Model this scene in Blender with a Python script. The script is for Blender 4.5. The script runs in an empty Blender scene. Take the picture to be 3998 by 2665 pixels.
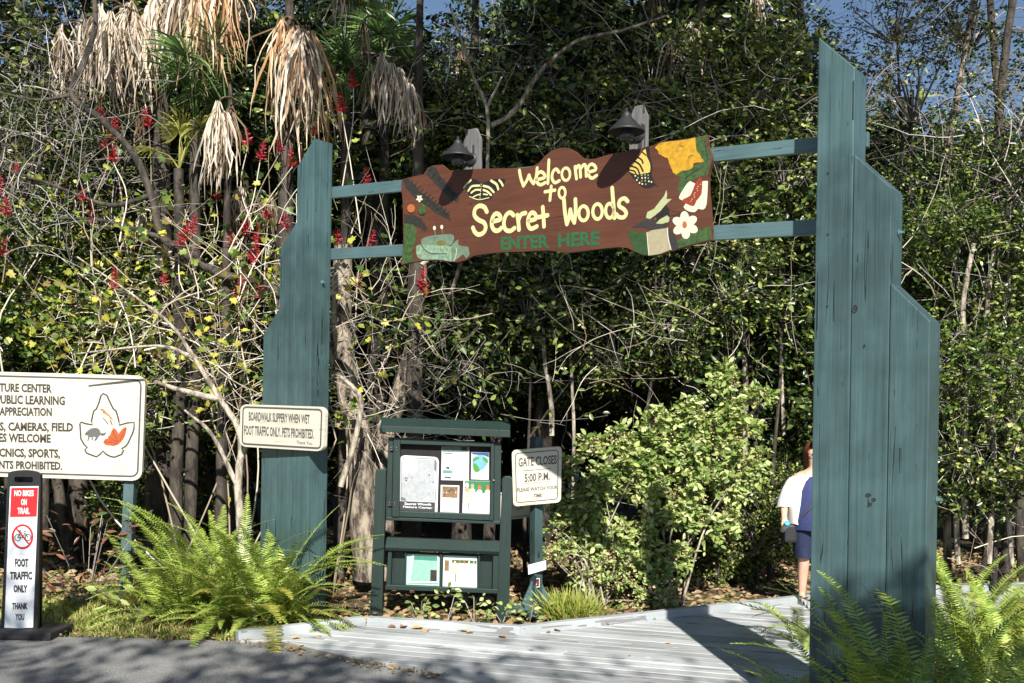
import bpy, bmesh, math, random
import numpy as np
from mathutils import Vector, Matrix, Euler

random.seed(11)
rng = np.random.default_rng(11)
SC = bpy.context.scene
COL = SC.collection

# ------------------------------------------------------------------ camera, sky, sun, exposure
F, CX, CY, CAMZ, ROLL = 3800.0, 1999.0, 1600.0, 2.05, 0.016
cam_data = bpy.data.cameras.new('camera')
cam_data.sensor_width = 36.0
cam_data.lens = F / 3998.0 * 36.0
cam_data.shift_y = (CY - 1332.5) / 3998.0
cam_data.clip_start = 0.05
cam_data.clip_end = 2000.0
cam = bpy.data.objects.new('camera', cam_data)
COL.objects.link(cam)
cr, sr = math.cos(ROLL), math.sin(ROLL)
cam.matrix_world = Matrix(((cr, -sr, 0, 0), (0, 0, -1, 0), (sr, cr, 0, CAMZ), (0, 0, 0, 1)))
SC.camera = cam

SUN_EL = math.radians(38.5)
SUN_AZ = math.radians(-7.0)           # light travels mostly along +Y, a little towards -X
LDIR = Vector((math.sin(SUN_AZ) * math.cos(SUN_EL), math.cos(SUN_AZ) * math.cos(SUN_EL), -math.sin(SUN_EL)))
world = bpy.data.worlds.new('World')
SC.world = world
world.use_nodes = True
wn = world.node_tree
bg = wn.nodes['Background']
sky = wn.nodes.new('ShaderNodeTexSky')
sky.sky_type = 'NISHITA'
sky.sun_disc = False
sky.sun_elevation = SUN_EL
sky.sun_rotation = math.atan2(-LDIR.x, -LDIR.y)
sky.altitude = 0
sky.dust_density = 0.2
sky.ozone_density = 2.0
wn.links.new(sky.outputs[0], bg.inputs[0])
bg.inputs[1].default_value = 0.058
sun_data = bpy.data.lights.new('sun', 'SUN')
sun_data.energy = 5.0
sun_data.angle = math.radians(0.53)
sun_data.color = (1.0, 0.955, 0.88)
sun = bpy.data.objects.new('sun', sun_data)
COL.objects.link(sun)
sun.rotation_euler = LDIR.to_track_quat('-Z', 'Y').to_euler()
sun.location = (0, -10, 30)
SC.view_settings.view_transform = 'Standard'
SC.view_settings.look = 'None'
SC.view_settings.exposure = 0.85
SC.view_settings.gamma = 1.0
SC.view_settings.use_curve_mapping = False
SC.render.engine = 'CYCLES'
SC.cycles.max_bounces = 5
SC.cycles.diffuse_bounces = 2
SC.cycles.glossy_bounces = 2
SC.cycles.transmission_bounces = 3
SC.cycles.transparent_max_bounces = 4
SC.cycles.caustics_reflective = False
SC.cycles.caustics_refractive = False

# ------------------------------------------------------------------ projection helpers
def ray(px, py):
    a, b = (px - CX) / F, (CY - py) / F
    return Vector((a * cr - b * sr, 1.0, a * sr + b * cr))

def W(px, py, Y):
    d = ray(px, py)
    return Vector((d.x * Y, Y, CAMZ + d.z * Y))

def G(px, py, z=0.0):
    d = ray(px, py)
    t = (z - CAMZ) / d.z
    return Vector((d.x * t, t, z))

class PL:
    """an upright plane of a real object: origin, heading phi, sideways lean rho, backward tilt tau"""
    def __init__(self, o, phi=0.0, rho=0.0, tau=0.0):
        self.o = Vector(o)
        self.R = Matrix.Rotation(-phi, 3, 'Z') @ Matrix.Rotation(rho, 3, 'Y') @ Matrix.Rotation(-tau, 3, 'X')
        self.u, self.b, self.v = self.R.col[0].copy(), self.R.col[1].copy(), self.R.col[2].copy()
    def st(self, px, py, k=0.0):
        d = ray(px, py)
        c = Vector((0, 0, CAMZ))
        p0 = self.o + self.b * k
        t = (p0 - c).dot(self.b) / d.dot(self.b)
        q = c + d * t - self.o
        return (q.dot(self.u), q.dot(self.v))
    def frame(self):
        m = self.R.to_4x4()
        m.translation = self.o
        return m

# ------------------------------------------------------------------ object helpers
def tag(o, label=None, cat=None, group=None, kind=None):
    if label: o['label'] = label
    if cat: o['category'] = cat
    if group: o['group'] = group
    if kind: o['kind'] = kind
    return o

def empty(name, label=None, cat=None, group=None, M=None, loc=None, rz=0.0, kind=None, parent=None):
    o = bpy.data.objects.new(name, None)
    o.empty_display_size = 0.1
    COL.objects.link(o)
    if M is not None: o.matrix_world = M
    if loc is not None:
        o.location = loc
        o.rotation_euler = (0, 0, rz)
    if parent: o.parent = parent
    return tag(o, label, cat, group, kind)

def put(name, me, parent=None, M=None):
    o = bpy.data.objects.new(name, me)
    COL.objects.link(o)
    if parent: o.parent = parent
    if M is not None: o.matrix_world = M if not parent else M
    return o

def raw_mesh(name, V, FS, mat, smooth=False):
    """V (N,3); FS list of int arrays, each (F,k)"""
    me = bpy.data.meshes.new(name)
    V = np.asarray(V, dtype=np.float32).reshape(-1, 3)
    FS = [np.asarray(f, dtype=np.int32) for f in FS if len(f)]
    nl = sum(f.size for f in FS)
    nf = sum(f.shape[0] for f in FS)
    me.vertices.add(len(V))
    me.vertices.foreach_set('co', V.ravel())
    me.loops.add(nl)
    me.loops.foreach_set('vertex_index', np.concatenate([f.ravel() for f in FS]))
    me.polygons.add(nf)
    tot = np.concatenate([np.full(f.shape[0], f.shape[1], dtype=np.int32) for f in FS])
    start = np.concatenate([[0], np.cumsum(tot)[:-1]]).astype(np.int32)
    me.polygons.foreach_set('loop_start', start)
    me.polygons.foreach_set('loop_total', tot)
    if smooth:
        me.polygons.foreach_set('use_smooth', np.ones(nf, dtype=bool))
    for m in (mat if isinstance(mat, (list, tuple)) else [mat]):
        me.materials.append(m)
    me.update(calc_edges=True)
    return me

def bm_mesh(name, bm, mat, smooth=False):
    me = bpy.data.meshes.new(name)
    bmesh.ops.recalc_face_normals(bm, faces=bm.faces)
    bm.to_mesh(me)
    bm.free()
    for m in (mat if isinstance(mat, (list, tuple)) else [mat]):
        me.materials.append(m)
    if smooth:
        for p in me.polygons: p.use_smooth = True
    return me

def bm_prism(bm, poly, y0, y1, bevel=0.0):
    """polygon in local (x,z), extruded in y from y0 (front) to y1"""
    b2 = bmesh.new()
    f = [b2.verts.new((x, y0, z)) for x, z in poly]
    g = [b2.verts.new((x, y1, z)) for x, z in poly]
    b2.faces.new(f)
    b2.faces.new(g[::-1])
    n = len(poly)
    for i in range(n):
        b2.faces.new((f[i], f[(i + 1) % n], g[(i + 1) % n], g[i]))
    if bevel > 0:
        bmesh.ops.bevel(b2, geom=list(b2.edges), offset=bevel, segments=2, profile=0.6, affect='EDGES', clamp_overlap=True)
    bmesh.ops.recalc_face_normals(b2, faces=b2.faces)
    t = bpy.data.meshes.new('t')
    b2.to_mesh(t); b2.free()
    bm.from_mesh(t)
    bpy.data.meshes.remove(t)

def bm_box(bm, x0, x1, y0, y1, z0, z1, bevel=0.0):
    bm_prism(bm, [(x0, z0), (x1, z0), (x1, z1), (x0, z1)], y0, y1, bevel)

def box_obj(name, parent, mat, x0, x1, y0, y1, z0, z1, bevel=0.004):
    bm = bmesh.new()
    bm_box(bm, x0, x1, y0, y1, z0, z1, bevel)
    return put(name, bm_mesh(name, bm, mat), parent)

def prism_obj(name, parent, mat, poly, y0, y1, bevel=0.004):
    bm = bmesh.new()
    bm_prism(bm, poly, y0, y1, bevel)
    return put(name, bm_mesh(name, bm, mat), parent)

def bm_lathe(bm, prof, seg=24, M=None):
    """prof: list of (r,z); revolve round z"""
    rings = []
    M = M or Matrix.Identity(4)
    for r, z in prof:
        if r < 1e-5:
            rings.append([bm.verts.new(M @ Vector((0, 0, z)))])
        else:
            rings.append([bm.verts.new(M @ Vector((r * math.cos(a), r * math.sin(a), z))) for a in [2 * math.pi * i / seg for i in range(seg)]])
    for A, B in zip(rings, rings[1:]):
        for i in range(seg):
            j = (i + 1) % seg
            if len(A) == 1 and len(B) == 1: continue
            if len(A) == 1: bm.faces.new((A[0], B[i], B[j]))
            elif len(B) == 1: bm.faces.new((A[i], A[j], B[0]))
            else: bm.faces.new((A[i], A[j], B[j], B[i]))

def tubes(curves, sides=5):
    """curves: list of (pts (n,3), radii (n,)); returns V, [quads]"""
    VV, FF, off = [], [], 0
    ang = np.arange(sides) * 2 * np.pi / sides
    ca, sa = np.cos(ang), np.sin(ang)
    for P, r in curves:
        P = np.asarray(P, float)
        n = len(P)
        r = np.broadcast_to(np.asarray(r, float), (n,))
        T = np.gradient(P, axis=0)
        T /= np.linalg.norm(T, axis=1)[:, None] + 1e-9
        ref = np.array([0.31, 0.87, 0.2]) if abs(T[0, 2]) > 0.6 else np.array([0.1, 0.2, 0.97])
        A = np.cross(T, ref); A /= np.linalg.norm(A, axis=1)[:, None] + 1e-9
        B = np.cross(T, A)
        ring = P[:, None, :] + r[:, None, None] * (A[:, None, :] * ca[None, :, None] + B[:, None, :] * sa[None, :, None])
        VV.append(ring.reshape(-1, 3))
        i = np.arange(n - 1)[:, None] * sides + np.arange(sides)[None, :]
        j = np.arange(n - 1)[:, None] * sides + (np.arange(sides)[None, :] + 1) % sides
        q = np.stack([i, j, j + sides, i + sides], axis=-1).reshape(-1, 4) + off
        FF.append(q)
        off += n * sides
    return np.concatenate(VV), [np.concatenate(FF)]

def smooth_curve(pts, sub=4):
    P = np.asarray(pts, float)
    if len(P) < 3: return P
    Q = np.vstack([2 * P[0] - P[1], P, 2 * P[-1] - P[-2]])
    out = []
    for i in range(1, len(Q) - 2):
        p0, p1, p2, p3 = Q[i - 1], Q[i], Q[i + 1], Q[i + 2]
        for t in np.arange(sub) / sub:
            out.append(0.5 * ((2 * p1) + (-p0 + p2) * t + (2 * p0 - 5 * p1 + 4 * p2 - p3) * t * t + (-p0 + 3 * p1 - 3 * p2 + p3) * t ** 3))
    out.append(P[-1])
    return np.array(out)

# ------------------------------------------------------------------ materials
MATS = {}
def new_mat(name):
    m = bpy.data.materials.new(name)
    m.use_nodes = True
    nt = m.node_tree
    return m, nt, nt.nodes['Principled BSDF']

def srgb(c):
    return tuple(((x / 255.0) / 12.92 if x / 255.0 <= 0.04045 else ((x / 255.0 + 0.055) / 1.055) ** 2.4) for x in c)

def ramp(nt, stops):
    r = nt.nodes.new('ShaderNodeValToRGB')
    e = r.color_ramp.elements
    e[0].position, e[0].color = stops[0][0], (*stops[0][1], 1)
    e[1].position, e[1].color = stops[-1][0], (*stops[-1][1], 1)
    for p, c in stops[1:-1]:
        k = e.new(p); k.color = (*c, 1)
    return r

def flat(name, col, rough=0.6, metal=0.0, vary=0.12, scale=30.0, bump=0.0, spec=0.5):
    if name in MATS: return MATS[name]
    m, nt, p = new_mat(name)
    tc = nt.nodes.new('ShaderNodeTexCoord')
    nz = nt.nodes.new('ShaderNodeTexNoise')
    nz.inputs['Scale'].default_value = scale
    nz.inputs['Detail'].default_value = 5
    nt.links.new(tc.outputs['Object'], nz.inputs['Vector'])
    lo = tuple(c * (1 - vary) for c in col); hi = tuple(min(1, c * (1 + vary)) for c in col)
    r = ramp(nt, [(0.3, lo), (0.7, hi)])
    nt.links.new(nz.outputs['Fac'], r.inputs[0])
    nt.links.new(r.outputs[0], p.inputs['Base Color'])
    p.inputs['Roughness'].default_value = rough
    p.inputs['Metallic'].default_value = metal
    p.inputs['Specular IOR Level'].default_value = spec
    if bump > 0:
        b = nt.nodes.new('ShaderNodeBump')
        b.inputs['Strength'].default_value = bump
        b.inputs['Distance'].default_value = 0.01
        nt.links.new(nz.outputs['Fac'], b.inputs['Height'])
        nt.links.new(b.outputs[0], p.inputs['Normal'])
    MATS[name] = m
    return m

def wood(name, col, crack=(0.01, 0.015, 0.015), rough=0.55, grain=(14, 14, 0.5), crack_amt=0.012, vary=0.16, stain=0.25, per_object=0.0, bump=0.35):
    """painted or bare wood: stretched grain, thin checks, blotchy weathering"""
    if name in MATS: return MATS[name]
    m, nt, p = new_mat(name)
    N, L = nt.nodes.new, nt.links.new
    tc = N('ShaderNodeTexCoord')
    mp = N('ShaderNodeMapping'); mp.inputs['Scale'].default_value = grain
    L(tc.outputs['Object'], mp.inputs['Vector'])
    oi = N('ShaderNodeObjectInfo')
    add = N('ShaderNodeVectorMath'); add.operation = 'ADD'
    sc = N('ShaderNodeVectorMath'); sc.operation = 'SCALE'; sc.inputs[3].default_value = 37.0
    cmb = N('ShaderNodeCombineXYZ')
    for i in range(3): L(oi.outputs['Random'], cmb.inputs[i])
    L(cmb.outputs[0], sc.inputs[0]); L(mp.outputs[0], add.inputs[0]); L(sc.outputs[0], add.inputs[1])
    g = N('ShaderNodeTexNoise'); g.inputs['Scale'].default_value = 3.0; g.inputs['Detail'].default_value = 6; g.inputs['Roughness'].default_value = 0.65
    L(add.outputs[0], g.inputs['Vector'])
    r = ramp(nt, [(0.3, tuple(c * (1 - vary) for c in col)), (0.7, tuple(min(1, c * (1 + vary)) for c in col))])
    L(g.outputs['Fac'], r.inputs[0])
    # weather blotches
    bl = N('ShaderNodeTexNoise'); bl.inputs['Scale'].default_value = 2.2; bl.inputs['Detail'].default_value = 4
    L(tc.outputs['Object'], bl.inputs['Vector'])
    br = ramp(nt, [(0.35, (1 - stain,) * 3), (0.62, (1.0,) * 3)])
    L(bl.outputs['Fac'], br.inputs[0])
    mul = N('ShaderNodeMix'); mul.data_type = 'RGBA'; mul.blend_type = 'MULTIPLY'; mul.inputs[0].default_value = 1.0
    L(r.outputs[0], mul.inputs[6]); L(br.outputs[0], mul.inputs[7])
    # checks: thin iso lines of a strongly stretched noise
    ck = N('ShaderNodeTexNoise'); ck.inputs['Scale'].default_value = 0.9; ck.inputs['Detail'].default_value = 2
    L(add.outputs[0], ck.inputs['Vector'])
    sub = N('ShaderNodeMath'); sub.operation = 'SUBTRACT'; sub.inputs[1].default_value = 0.56
    ab = N('ShaderNodeMath'); ab.operation = 'ABSOLUTE'
    lt = N('ShaderNodeMath'); lt.operation = 'LESS_THAN'; lt.inputs[1].default_value = crack_amt
    L(ck.outputs['Fac'], sub.inputs[0]); L(sub.outputs[0], ab.inputs[0]); L(ab.outputs[0], lt.inputs[0])
    br2 = N('ShaderNodeTexNoise'); br2.inputs['Scale'].default_value = 3.1
    L(tc.outputs['Object'], br2.inputs['Vector'])
    g2 = N('ShaderNodeMath'); g2.operation = 'GREATER_THAN'; g2.inputs[1].default_value = 0.47
    L(br2.outputs['Fac'], g2.inputs[0])
    an = N('ShaderNodeMath'); an.operation = 'MULTIPLY'
    L(lt.outputs[0], an.inputs[0]); L(g2.outputs[0], an.inputs[1])
    mx = N('ShaderNodeMix'); mx.data_type = 'RGBA'
    L(an.outputs[0], mx.inputs[0]); L(mul.outputs[2], mx.inputs[6]); mx.inputs[7].default_value = (*crack, 1)
    out = mx.outputs[2]
    if per_object:
        rr = ramp(nt, [(0.0, (1 - per_object,) * 3), (1.0, (1.0,) * 3)])
        L(oi.outputs['Random'], rr.inputs[0])
        m2 = N('ShaderNodeMix'); m2.data_type = 'RGBA'; m2.blend_type = 'MULTIPLY'; m2.inputs[0].default_value = 1.0
        L(out, m2.inputs[6]); L(rr.outputs[0], m2.inputs[7])
        out = m2.outputs[2]
    L(out, p.inputs['Base Color'])
    p.inputs['Roughness'].default_value = rough
    b = N('ShaderNodeBump'); b.inputs['Strength'].default_value = bump; b.inputs['Distance'].default_value = 0.006
    hs = N('ShaderNodeMath'); hs.operation = 'SUBTRACT'
    L(g.outputs['Fac'], hs.inputs[0]); L(an.outputs[0], hs.inputs[1])
    L(hs.outputs[0], b.inputs['Height']); L(b.outputs[0], p.inputs['Normal'])
    MATS[name] = m
    return m

def leafm(name, cols, rough=0.38, trans=0.25, spec=0.5):
    """each leaf (mesh island) takes its own colour from the ramp"""
    if name in MATS: return MATS[name]
    m, nt, p = new_mat(name)
    N, L = nt.nodes.new, nt.links.new
    geo = N('ShaderNodeNewGeometry')
    st = [(i / (len(cols) - 1), c) for i, c in enumerate(cols)]
    r = ramp(nt, st)
    L(geo.outputs['Random Per Island'], r.inputs[0])
    L(r.outputs[0], p.inputs['Base Color'])
    p.inputs['Roughness'].default_value = rough
    p.inputs['Specular IOR Level'].default_value = spec
    if trans > 0:
        t = N('ShaderNodeBsdfTranslucent')
        hs = N('ShaderNodeHueSaturation'); hs.inputs['Value'].default_value = 1.6; hs.inputs['Saturation'].default_value = 1.1
        L(r.outputs[0], hs.inputs['Color']); L(hs.outputs[0], t.inputs[0])
        mx = N('ShaderNodeMixShader'); mx.inputs[0].default_value = trans
        L(p.outputs[0], mx.inputs[1]); L(t.outputs[0], mx.inputs[2])
        L(mx.outputs[0], nt.nodes['Material Output'].inputs[0])
    MATS[name] = m
    return m

def barkm(name, c0, c1, scale=9.0):
    if name in MATS: return MATS[name]
    m, nt, p = new_mat(name)
    N, L = nt.nodes.new, nt.links.new
    tc = N('ShaderNodeTexCoord')
    mp = N('ShaderNodeMapping'); mp.inputs['Scale'].default_value = (1, 1, 0.35)
    L(tc.outputs['Object'], mp.inputs['Vector'])
    n1 = N('ShaderNodeTexNoise'); n1.inputs['Scale'].default_value = scale; n1.inputs['Detail'].default_value = 8; n1.inputs['Roughness'].default_value = 0.7
    L(mp.outputs[0], n1.inputs['Vector'])
    r = ramp(nt, [(0.35, c0), (0.62, c1)])
    L(n1.outputs['Fac'], r.inputs[0]); L(r.outputs[0], p.inputs['Base Color'])
    r.color_ramp.elements[0].position = 0.42; r.color_ramp.elements[1].position = 0.58
    p.inputs['Roughness'].default_value = 0.85
    b = N('ShaderNodeBump'); b.inputs['Strength'].default_value = 0.9; b.inputs['Distance'].default_value = 0.03
    L(n1.outputs['Fac'], b.inputs['Height']); L(b.outputs[0], p.inputs['Normal'])
    MATS[name] = m
    return m

TEAL = wood('teal paint', (0.060, 0.112, 0.116), crack=(0.010, 0.018, 0.018), grain=(16, 16, 0.35), rough=0.40, crack_amt=0.007, stain=0.42, vary=0.26, bump=0.25)
TEALRAIL = wood('teal rail paint', (0.085, 0.15, 0.158), grain=(0.5, 14, 14), rough=0.42, stain=0.2, crack_amt=0.003)
KGREEN = wood('dark green paint', (0.009, 0.026, 0.021), grain=(12, 12, 0.6), rough=0.5, crack_amt=0.004, stain=0.2)
CREAM = wood('cream board', (0.58, 0.54, 0.44), crack=(0.44, 0.38, 0.28), grain=(0.35, 6, 26), rough=0.6, crack_amt=0.010, vary=0.10, stain=0.06)
GREYWOOD = wood('weathered grey wood', (0.15, 0.145, 0.14), crack=(0.03, 0.03, 0.03), grain=(22, 22, 0.7), rough=0.85, crack_amt=0.03, vary=0.4)
BROWN = wood('brown sign stain', (0.10, 0.031, 0.013), crack=(0.05, 0.016, 0.008), grain=(0.6, 10, 10), rough=0.65, crack_amt=0.006, vary=0.22, stain=0.25)
DECK = wood('deck paint', (0.48, 0.50, 0.50), crack=(0.25, 0.25, 0.25), grain=(0.4, 9, 9), rough=0.6, crack_amt=0.015, vary=0.10, stain=0.2, per_object=0.36, bump=0.3)
INK = flat('dark lettering', (0.035, 0.035, 0.035), 0.7)
INKG = flat('dark grey lettering', (0.06, 0.06, 0.055), 0.7)
BLACK = flat('black plastic', (0.012, 0.012, 0.013), 0.45)
METAL = flat('dark lamp metal', (0.028, 0.029, 0.031), 0.5, 0.3, 0.3, 60, 0.15)
STEEL = flat('bolt steel', (0.3, 0.31, 0.31), 0.35, 0.9)
PAPER = flat('white paper', (0.64, 0.65, 0.65), 0.5, vary=0.03)
# ------------------------------------------------------------------ flat print and lettering on real boards
class Art:
    """print on a board: shapes traced in photo pixels, laid on the board's own plane, k metres from it"""
    def __init__(self, pl, k, cx=None):
        self.pl, self.k = pl, k
        self.cx = cx or (0.0, 0.0, 1.0)       # crop origin x, y and crop scale
        self.V, self.Fc, self.M, self.mats = [], [], [], []
        self.n = 0; self.cyc = 0
    def p(self, x, y):
        return self.pl.st(self.cx[0] + x / self.cx[2], self.cx[1] + y / self.cx[2], self.k)
    def _k(self):
        self.n += 1
        if self.cyc: return self.k - 0.0003 * (1 + self.n % self.cyc)
        return self.k - 0.00016 * self.n
    def _m(self, mat):
        if mat not in self.mats: self.mats.append(mat)
        return self.mats.index(mat)
    def face(self, pts2, mat, k):
        b = len(self.V)
        self.V += [(s, k, t) for s, t in pts2]
        self.Fc.append(list(range(b, b + len(pts2))))
        self.M.append(self._m(mat))
    def poly(self, pts, mat, sm=0):
        q = [self.p(x, y) for x, y in pts]
        if sm:
            q = [tuple(a) for a in smooth_curve(q + [q[0]], sm)[:-1]]
        self.face(q, mat, self._k())
    def ell(self, x, y, rx, ry, mat, seg=20, rot=0.0):
        c, s = math.cos(rot), math.sin(rot)
        self.poly([(x + rx * math.cos(a) * c - ry * math.sin(a) * s, y + rx * math.cos(a) * s + ry * math.sin(a) * c) for a in [2 * math.pi * i / seg for i in range(seg)]], mat)
    def stroke(self, pts, w, mat, sm=4, closed=False):
        """w in crop pixels"""
        q = np.array([self.p(x, y) for x, y in pts])
        x0, y0 = pts[0]
        a, b = np.array(self.p(x0, y0)), np.array(self.p(x0 + 10, y0))
        hw = np.linalg.norm(b - a) / 10 * w / 2
        if closed: q = np.vstack([q, q[:1]])
        if sm and len(q) > 2: q = smooth_curve(q, sm)
        T = np.gradient(q, axis=0)
        if closed:
            t0 = q[1] - q[-2]; T[0] = t0; T[-1] = t0
        T /= np.linalg.norm(T, axis=1)[:, None] + 1e-9
        Nn = np.stack([-T[:, 1], T[:, 0]], 1)
        A, B = q + Nn * hw, q - Nn * hw
        k = self._k()
        base = len(self.V)
        n = len(q)
        for i in range(n): self.V += [(A[i][0], k, A[i][1]), (B[i][0], k, B[i][1])]
        mi = self._m(mat)
        for i in range(n - 1):
            self.Fc.append([base + 2 * i, base + 2 * i + 1, base + 2 * i + 3, base + 2 * i + 2]); self.M.append(mi)
        if not closed:
            for e, sg in ((0, -1), (n - 1, 1)):
                th0 = math.atan2(Nn[e][1], Nn[e][0])
                self.face([(q[e][0] + hw * math.cos(th0 - sg * math.pi * j / 6), q[e][1] + hw * math.sin(th0 - sg * math.pi * j / 6)) for j in range(7)], mat, k)
    def oval(self, x, y, rx, ry, w, mat, rot=0.0):
        c, s = math.cos(rot), math.sin(rot)
        self.stroke([(x + rx * math.cos(a) * c - ry * math.sin(a) * s, y + rx * math.cos(a) * s + ry * math.sin(a) * c) for a in [2 * math.pi * i / 14 for i in range(14)]], w, mat, 3, True)
    def text(self, s, TL, TR, BR, BL, mat, ref=None, bold=0.0, al=1):
        """cap height runs TL..BL; the width belongs to ref (a suffix of s)"""
        def tm(x):
            cu = bpy.data.curves.new('t', 'FONT'); cu.body = x; cu.size = 1.0; cu.offset = bold; cu.resolution_u = 2
            ob = bpy.data.objects.new('t', cu); COL.objects.link(ob)
            dg = bpy.context.evaluated_depsgraph_get()
            me = bpy.data.meshes.new_from_object(ob.evaluated_get(dg))
            vs = [v.co.copy() for v in me.vertices]; fs = [list(p.vertices) for p in me.polygons]
            bpy.data.objects.remove(ob); bpy.data.curves.remove(cu); bpy.data.meshes.remove(me)
            return vs, fs
        vs, fs = tm(s)
        hv, _ = tm('H')
        cap = max(v.y for v in hv); bot = min(v.y for v in hv)
        x0, x1 = min(v.x for v in vs), max(v.x for v in vs)
        wf = x1 - x0
        if ref and ref != s:
            rv, _ = tm(ref); wf = max(v.x for v in rv) - min(v.x for v in rv)
        q = [np.array(self.p(*a)) for a in (TL, TR, BR, BL)]
        k = self._k()
        base = len(self.V)
        for v in vs:
            a = 1 - (x1 - v.x) / wf
            b = (cap - v.y) / (cap - bot)
            P = (q[0] * (1 - a) + q[1] * a) * (1 - b) + (q[3] * (1 - a) + q[2] * a) * b
            self.V.append((P[0], k, P[1]))
        mi = self._m(mat)
        for f in fs:
            self.Fc.append([base + i for i in f]); self.M.append(mi)
    def build(self, name, parent):
        me = bpy.data.meshes.new(name)
        me.from_pydata(self.V, [], self.Fc)
        for m in self.mats: me.materials.append(m)
        me.polygons.foreach_set('material_index', self.M)
        me.update()
        return put(name, me, parent)

def rrect(x0, y0, x1, y1, r, n=5):
    """rounded rectangle in pixels given its straight corners (used with bilinear quads)"""
    out = []
    for cx_, cy_, a0 in ((x1 - r, y0 + r, -90), (x1 - r, y1 - r, 0), (x0 + r, y1 - r, 90), (x0 + r, y0 + r, 180)):
        for i in range(n + 1):
            a = math.radians(a0 + 90 * i / n)
            out.append((cx_ + r * math.cos(a), cy_ + r * math.sin(a)))
    return out

def quadmap(TL, TR, BR, BL):
    def f(u, v):
        return tuple((np.array(TL) * (1 - u) + np.array(TR) * u) * (1 - v) + (np.array(BL) * (1 - u) + np.array(BR) * u) * v)
    return f

# ------------------------------------------------------------------ setting: ground, asphalt, boardwalk
def ground_mat():
    m, nt, p = new_mat('forest floor')
    N, L = nt.nodes.new, nt.links.new
    tc = N('ShaderNodeTexCoord')
    n1 = N('ShaderNodeTexNoise'); n1.inputs['Scale'].default_value = 9; n1.inputs['Detail'].default_value = 9; n1.inputs['Roughness'].default_value = 0.75
    L(tc.outputs['Object'], n1.inputs['Vector'])
    r = ramp(nt, [(0.3, (0.03, 0.022, 0.012)), (0.5, (0.10, 0.07, 0.035)), (0.62, (0.13, 0.13, 0.04)), (0.75, (0.24, 0.17, 0.08))])
    L(n1.outputs['Fac'], r.inputs[0]); L(r.outputs[0], p.inputs['Base Color'])
    p.inputs['Roughness'].default_value = 0.95
    b = N('ShaderNodeBump'); b.inputs['Strength'].default_value = 1.0; b.inputs['Distance'].default_value = 0.05
    L(n1.outputs['Fac'], b.inputs['Height']); L(b.outputs[0], p.inputs['Normal'])
    return m

def asphalt_mat():
    m, nt, p = new_mat('old asphalt')
    N, L = nt.nodes.new, nt.links.new
    tc = N('ShaderNodeTexCoord')
    n1 = N('ShaderNodeTexNoise'); n1.inputs['Scale'].default_value = 75; n1.inputs['Detail'].default_value = 4; n1.inputs['Roughness'].default_value = 0.8
    n2 = N('ShaderNodeTexNoise'); n2.inputs['Scale'].default_value = 1.6; n2.inputs['Detail'].default_value = 6
    for n in (n1, n2): L(tc.outputs['Object'], n.inputs['Vector'])
    r = ramp(nt, [(0.3, (0.07, 0.07, 0.072)), (0.5, (0.19, 0.187, 0.18)), (0.72, (0.42, 0.41, 0.39))])
    r2 = ramp(nt, [(0.3, (0.75,) * 3), (0.7, (1.15,) * 3)])
    mu = N('ShaderNodeMix'); mu.data_type = 'RGBA'; mu.blend_type = 'MULTIPLY'; mu.inputs[0].default_value = 1
    L(n1.outputs['Fac'], r.inputs[0]); L(n2.outputs['Fac'], r2.inputs[0])
    L(r.outputs[0], mu.inputs[6]); L(r2.outputs[0], mu.inputs[7]); L(mu.outputs[2], p.inputs['Base Color'])
    p.inputs['Roughness'].default_value = 0.9
    b = N('ShaderNodeBump'); b.inputs['Strength'].default_value = 0.6; b.inputs['Distance'].default_value = 0.006
    L(n1.outputs['Fac'], b.inputs['Height']); L(b.outputs[0], p.inputs['Normal'])
    return m

GM = ground_mat()
def grid_ground():
    xs = np.concatenate([np.linspace(-400, -14, 8), np.linspace(-12, 14, 80), np.linspace(16, 400, 8)])
    ys = np.concatenate([np.linspace(-60, 3, 8), np.linspace(4, 18, 60), np.linspace(20, 900, 10)])
    X, Y = np.meshgrid(xs, ys)
    Z = -0.05 + 0.03 * np.sin(X * 1.3 + 1) * np.cos(Y * 0.9) + rng.normal(0, 0.012, X.shape)
    Z = np.where(Y < 8.3, -0.06, Z)
    V = np.stack([X, Y, Z], -1).reshape(-1, 3)
    w = len(xs)
    i = (np.arange(len(ys) - 1)[:, None] * w + np.arange(w - 1)[None, :]).ravel()
    return raw_mesh('ground', V, [np.stack([i, i + 1, i + w + 1, i + w], 1)], GM, True)
tag(put('ground', grid_ground()), kind='structure')

def sheet(name, pts, z, mat):
    me = bpy.data.meshes.new(name)
    me.from_pydata([(x, y, z) for x, y in pts], [], [list(range(len(pts)))])
    me.materials.append(mat)
    return put(name, me)

E0, E1, E2 = G(905, 2507), G(1104, 2510), G(1767, 2664)       # edge between the asphalt and the deck
def wob(a, b, n, amp):
    out = []
    for i in range(n):
        t = i / n
        out.append((a[0] + (b[0] - a[0]) * t + random.uniform(-amp, amp), a[1] + (b[1] - a[1]) * t + random.uniform(-amp, amp)))
    return out
L0 = G(-600, 2470); L1 = G(250, 2490)
edge = wob((L0.x, L0.y), (L1.x, L1.y), 12, 0.02) + wob((L1.x, L1.y), (E0.x, E0.y), 14, 0.03)
edge += [(E0.x, E0.y), (E1.x, E1.y), (E2.x + 0.0, E2.y), (0.6, 6.3), (1.6, 5.2)]
asph = edge + [(30, 4.6), (30, -40), (-40, -40), (-40, L0.y)]
tag(sheet('asphalt_path', asph, 0.012, asphalt_mat()), kind='structure')

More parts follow.
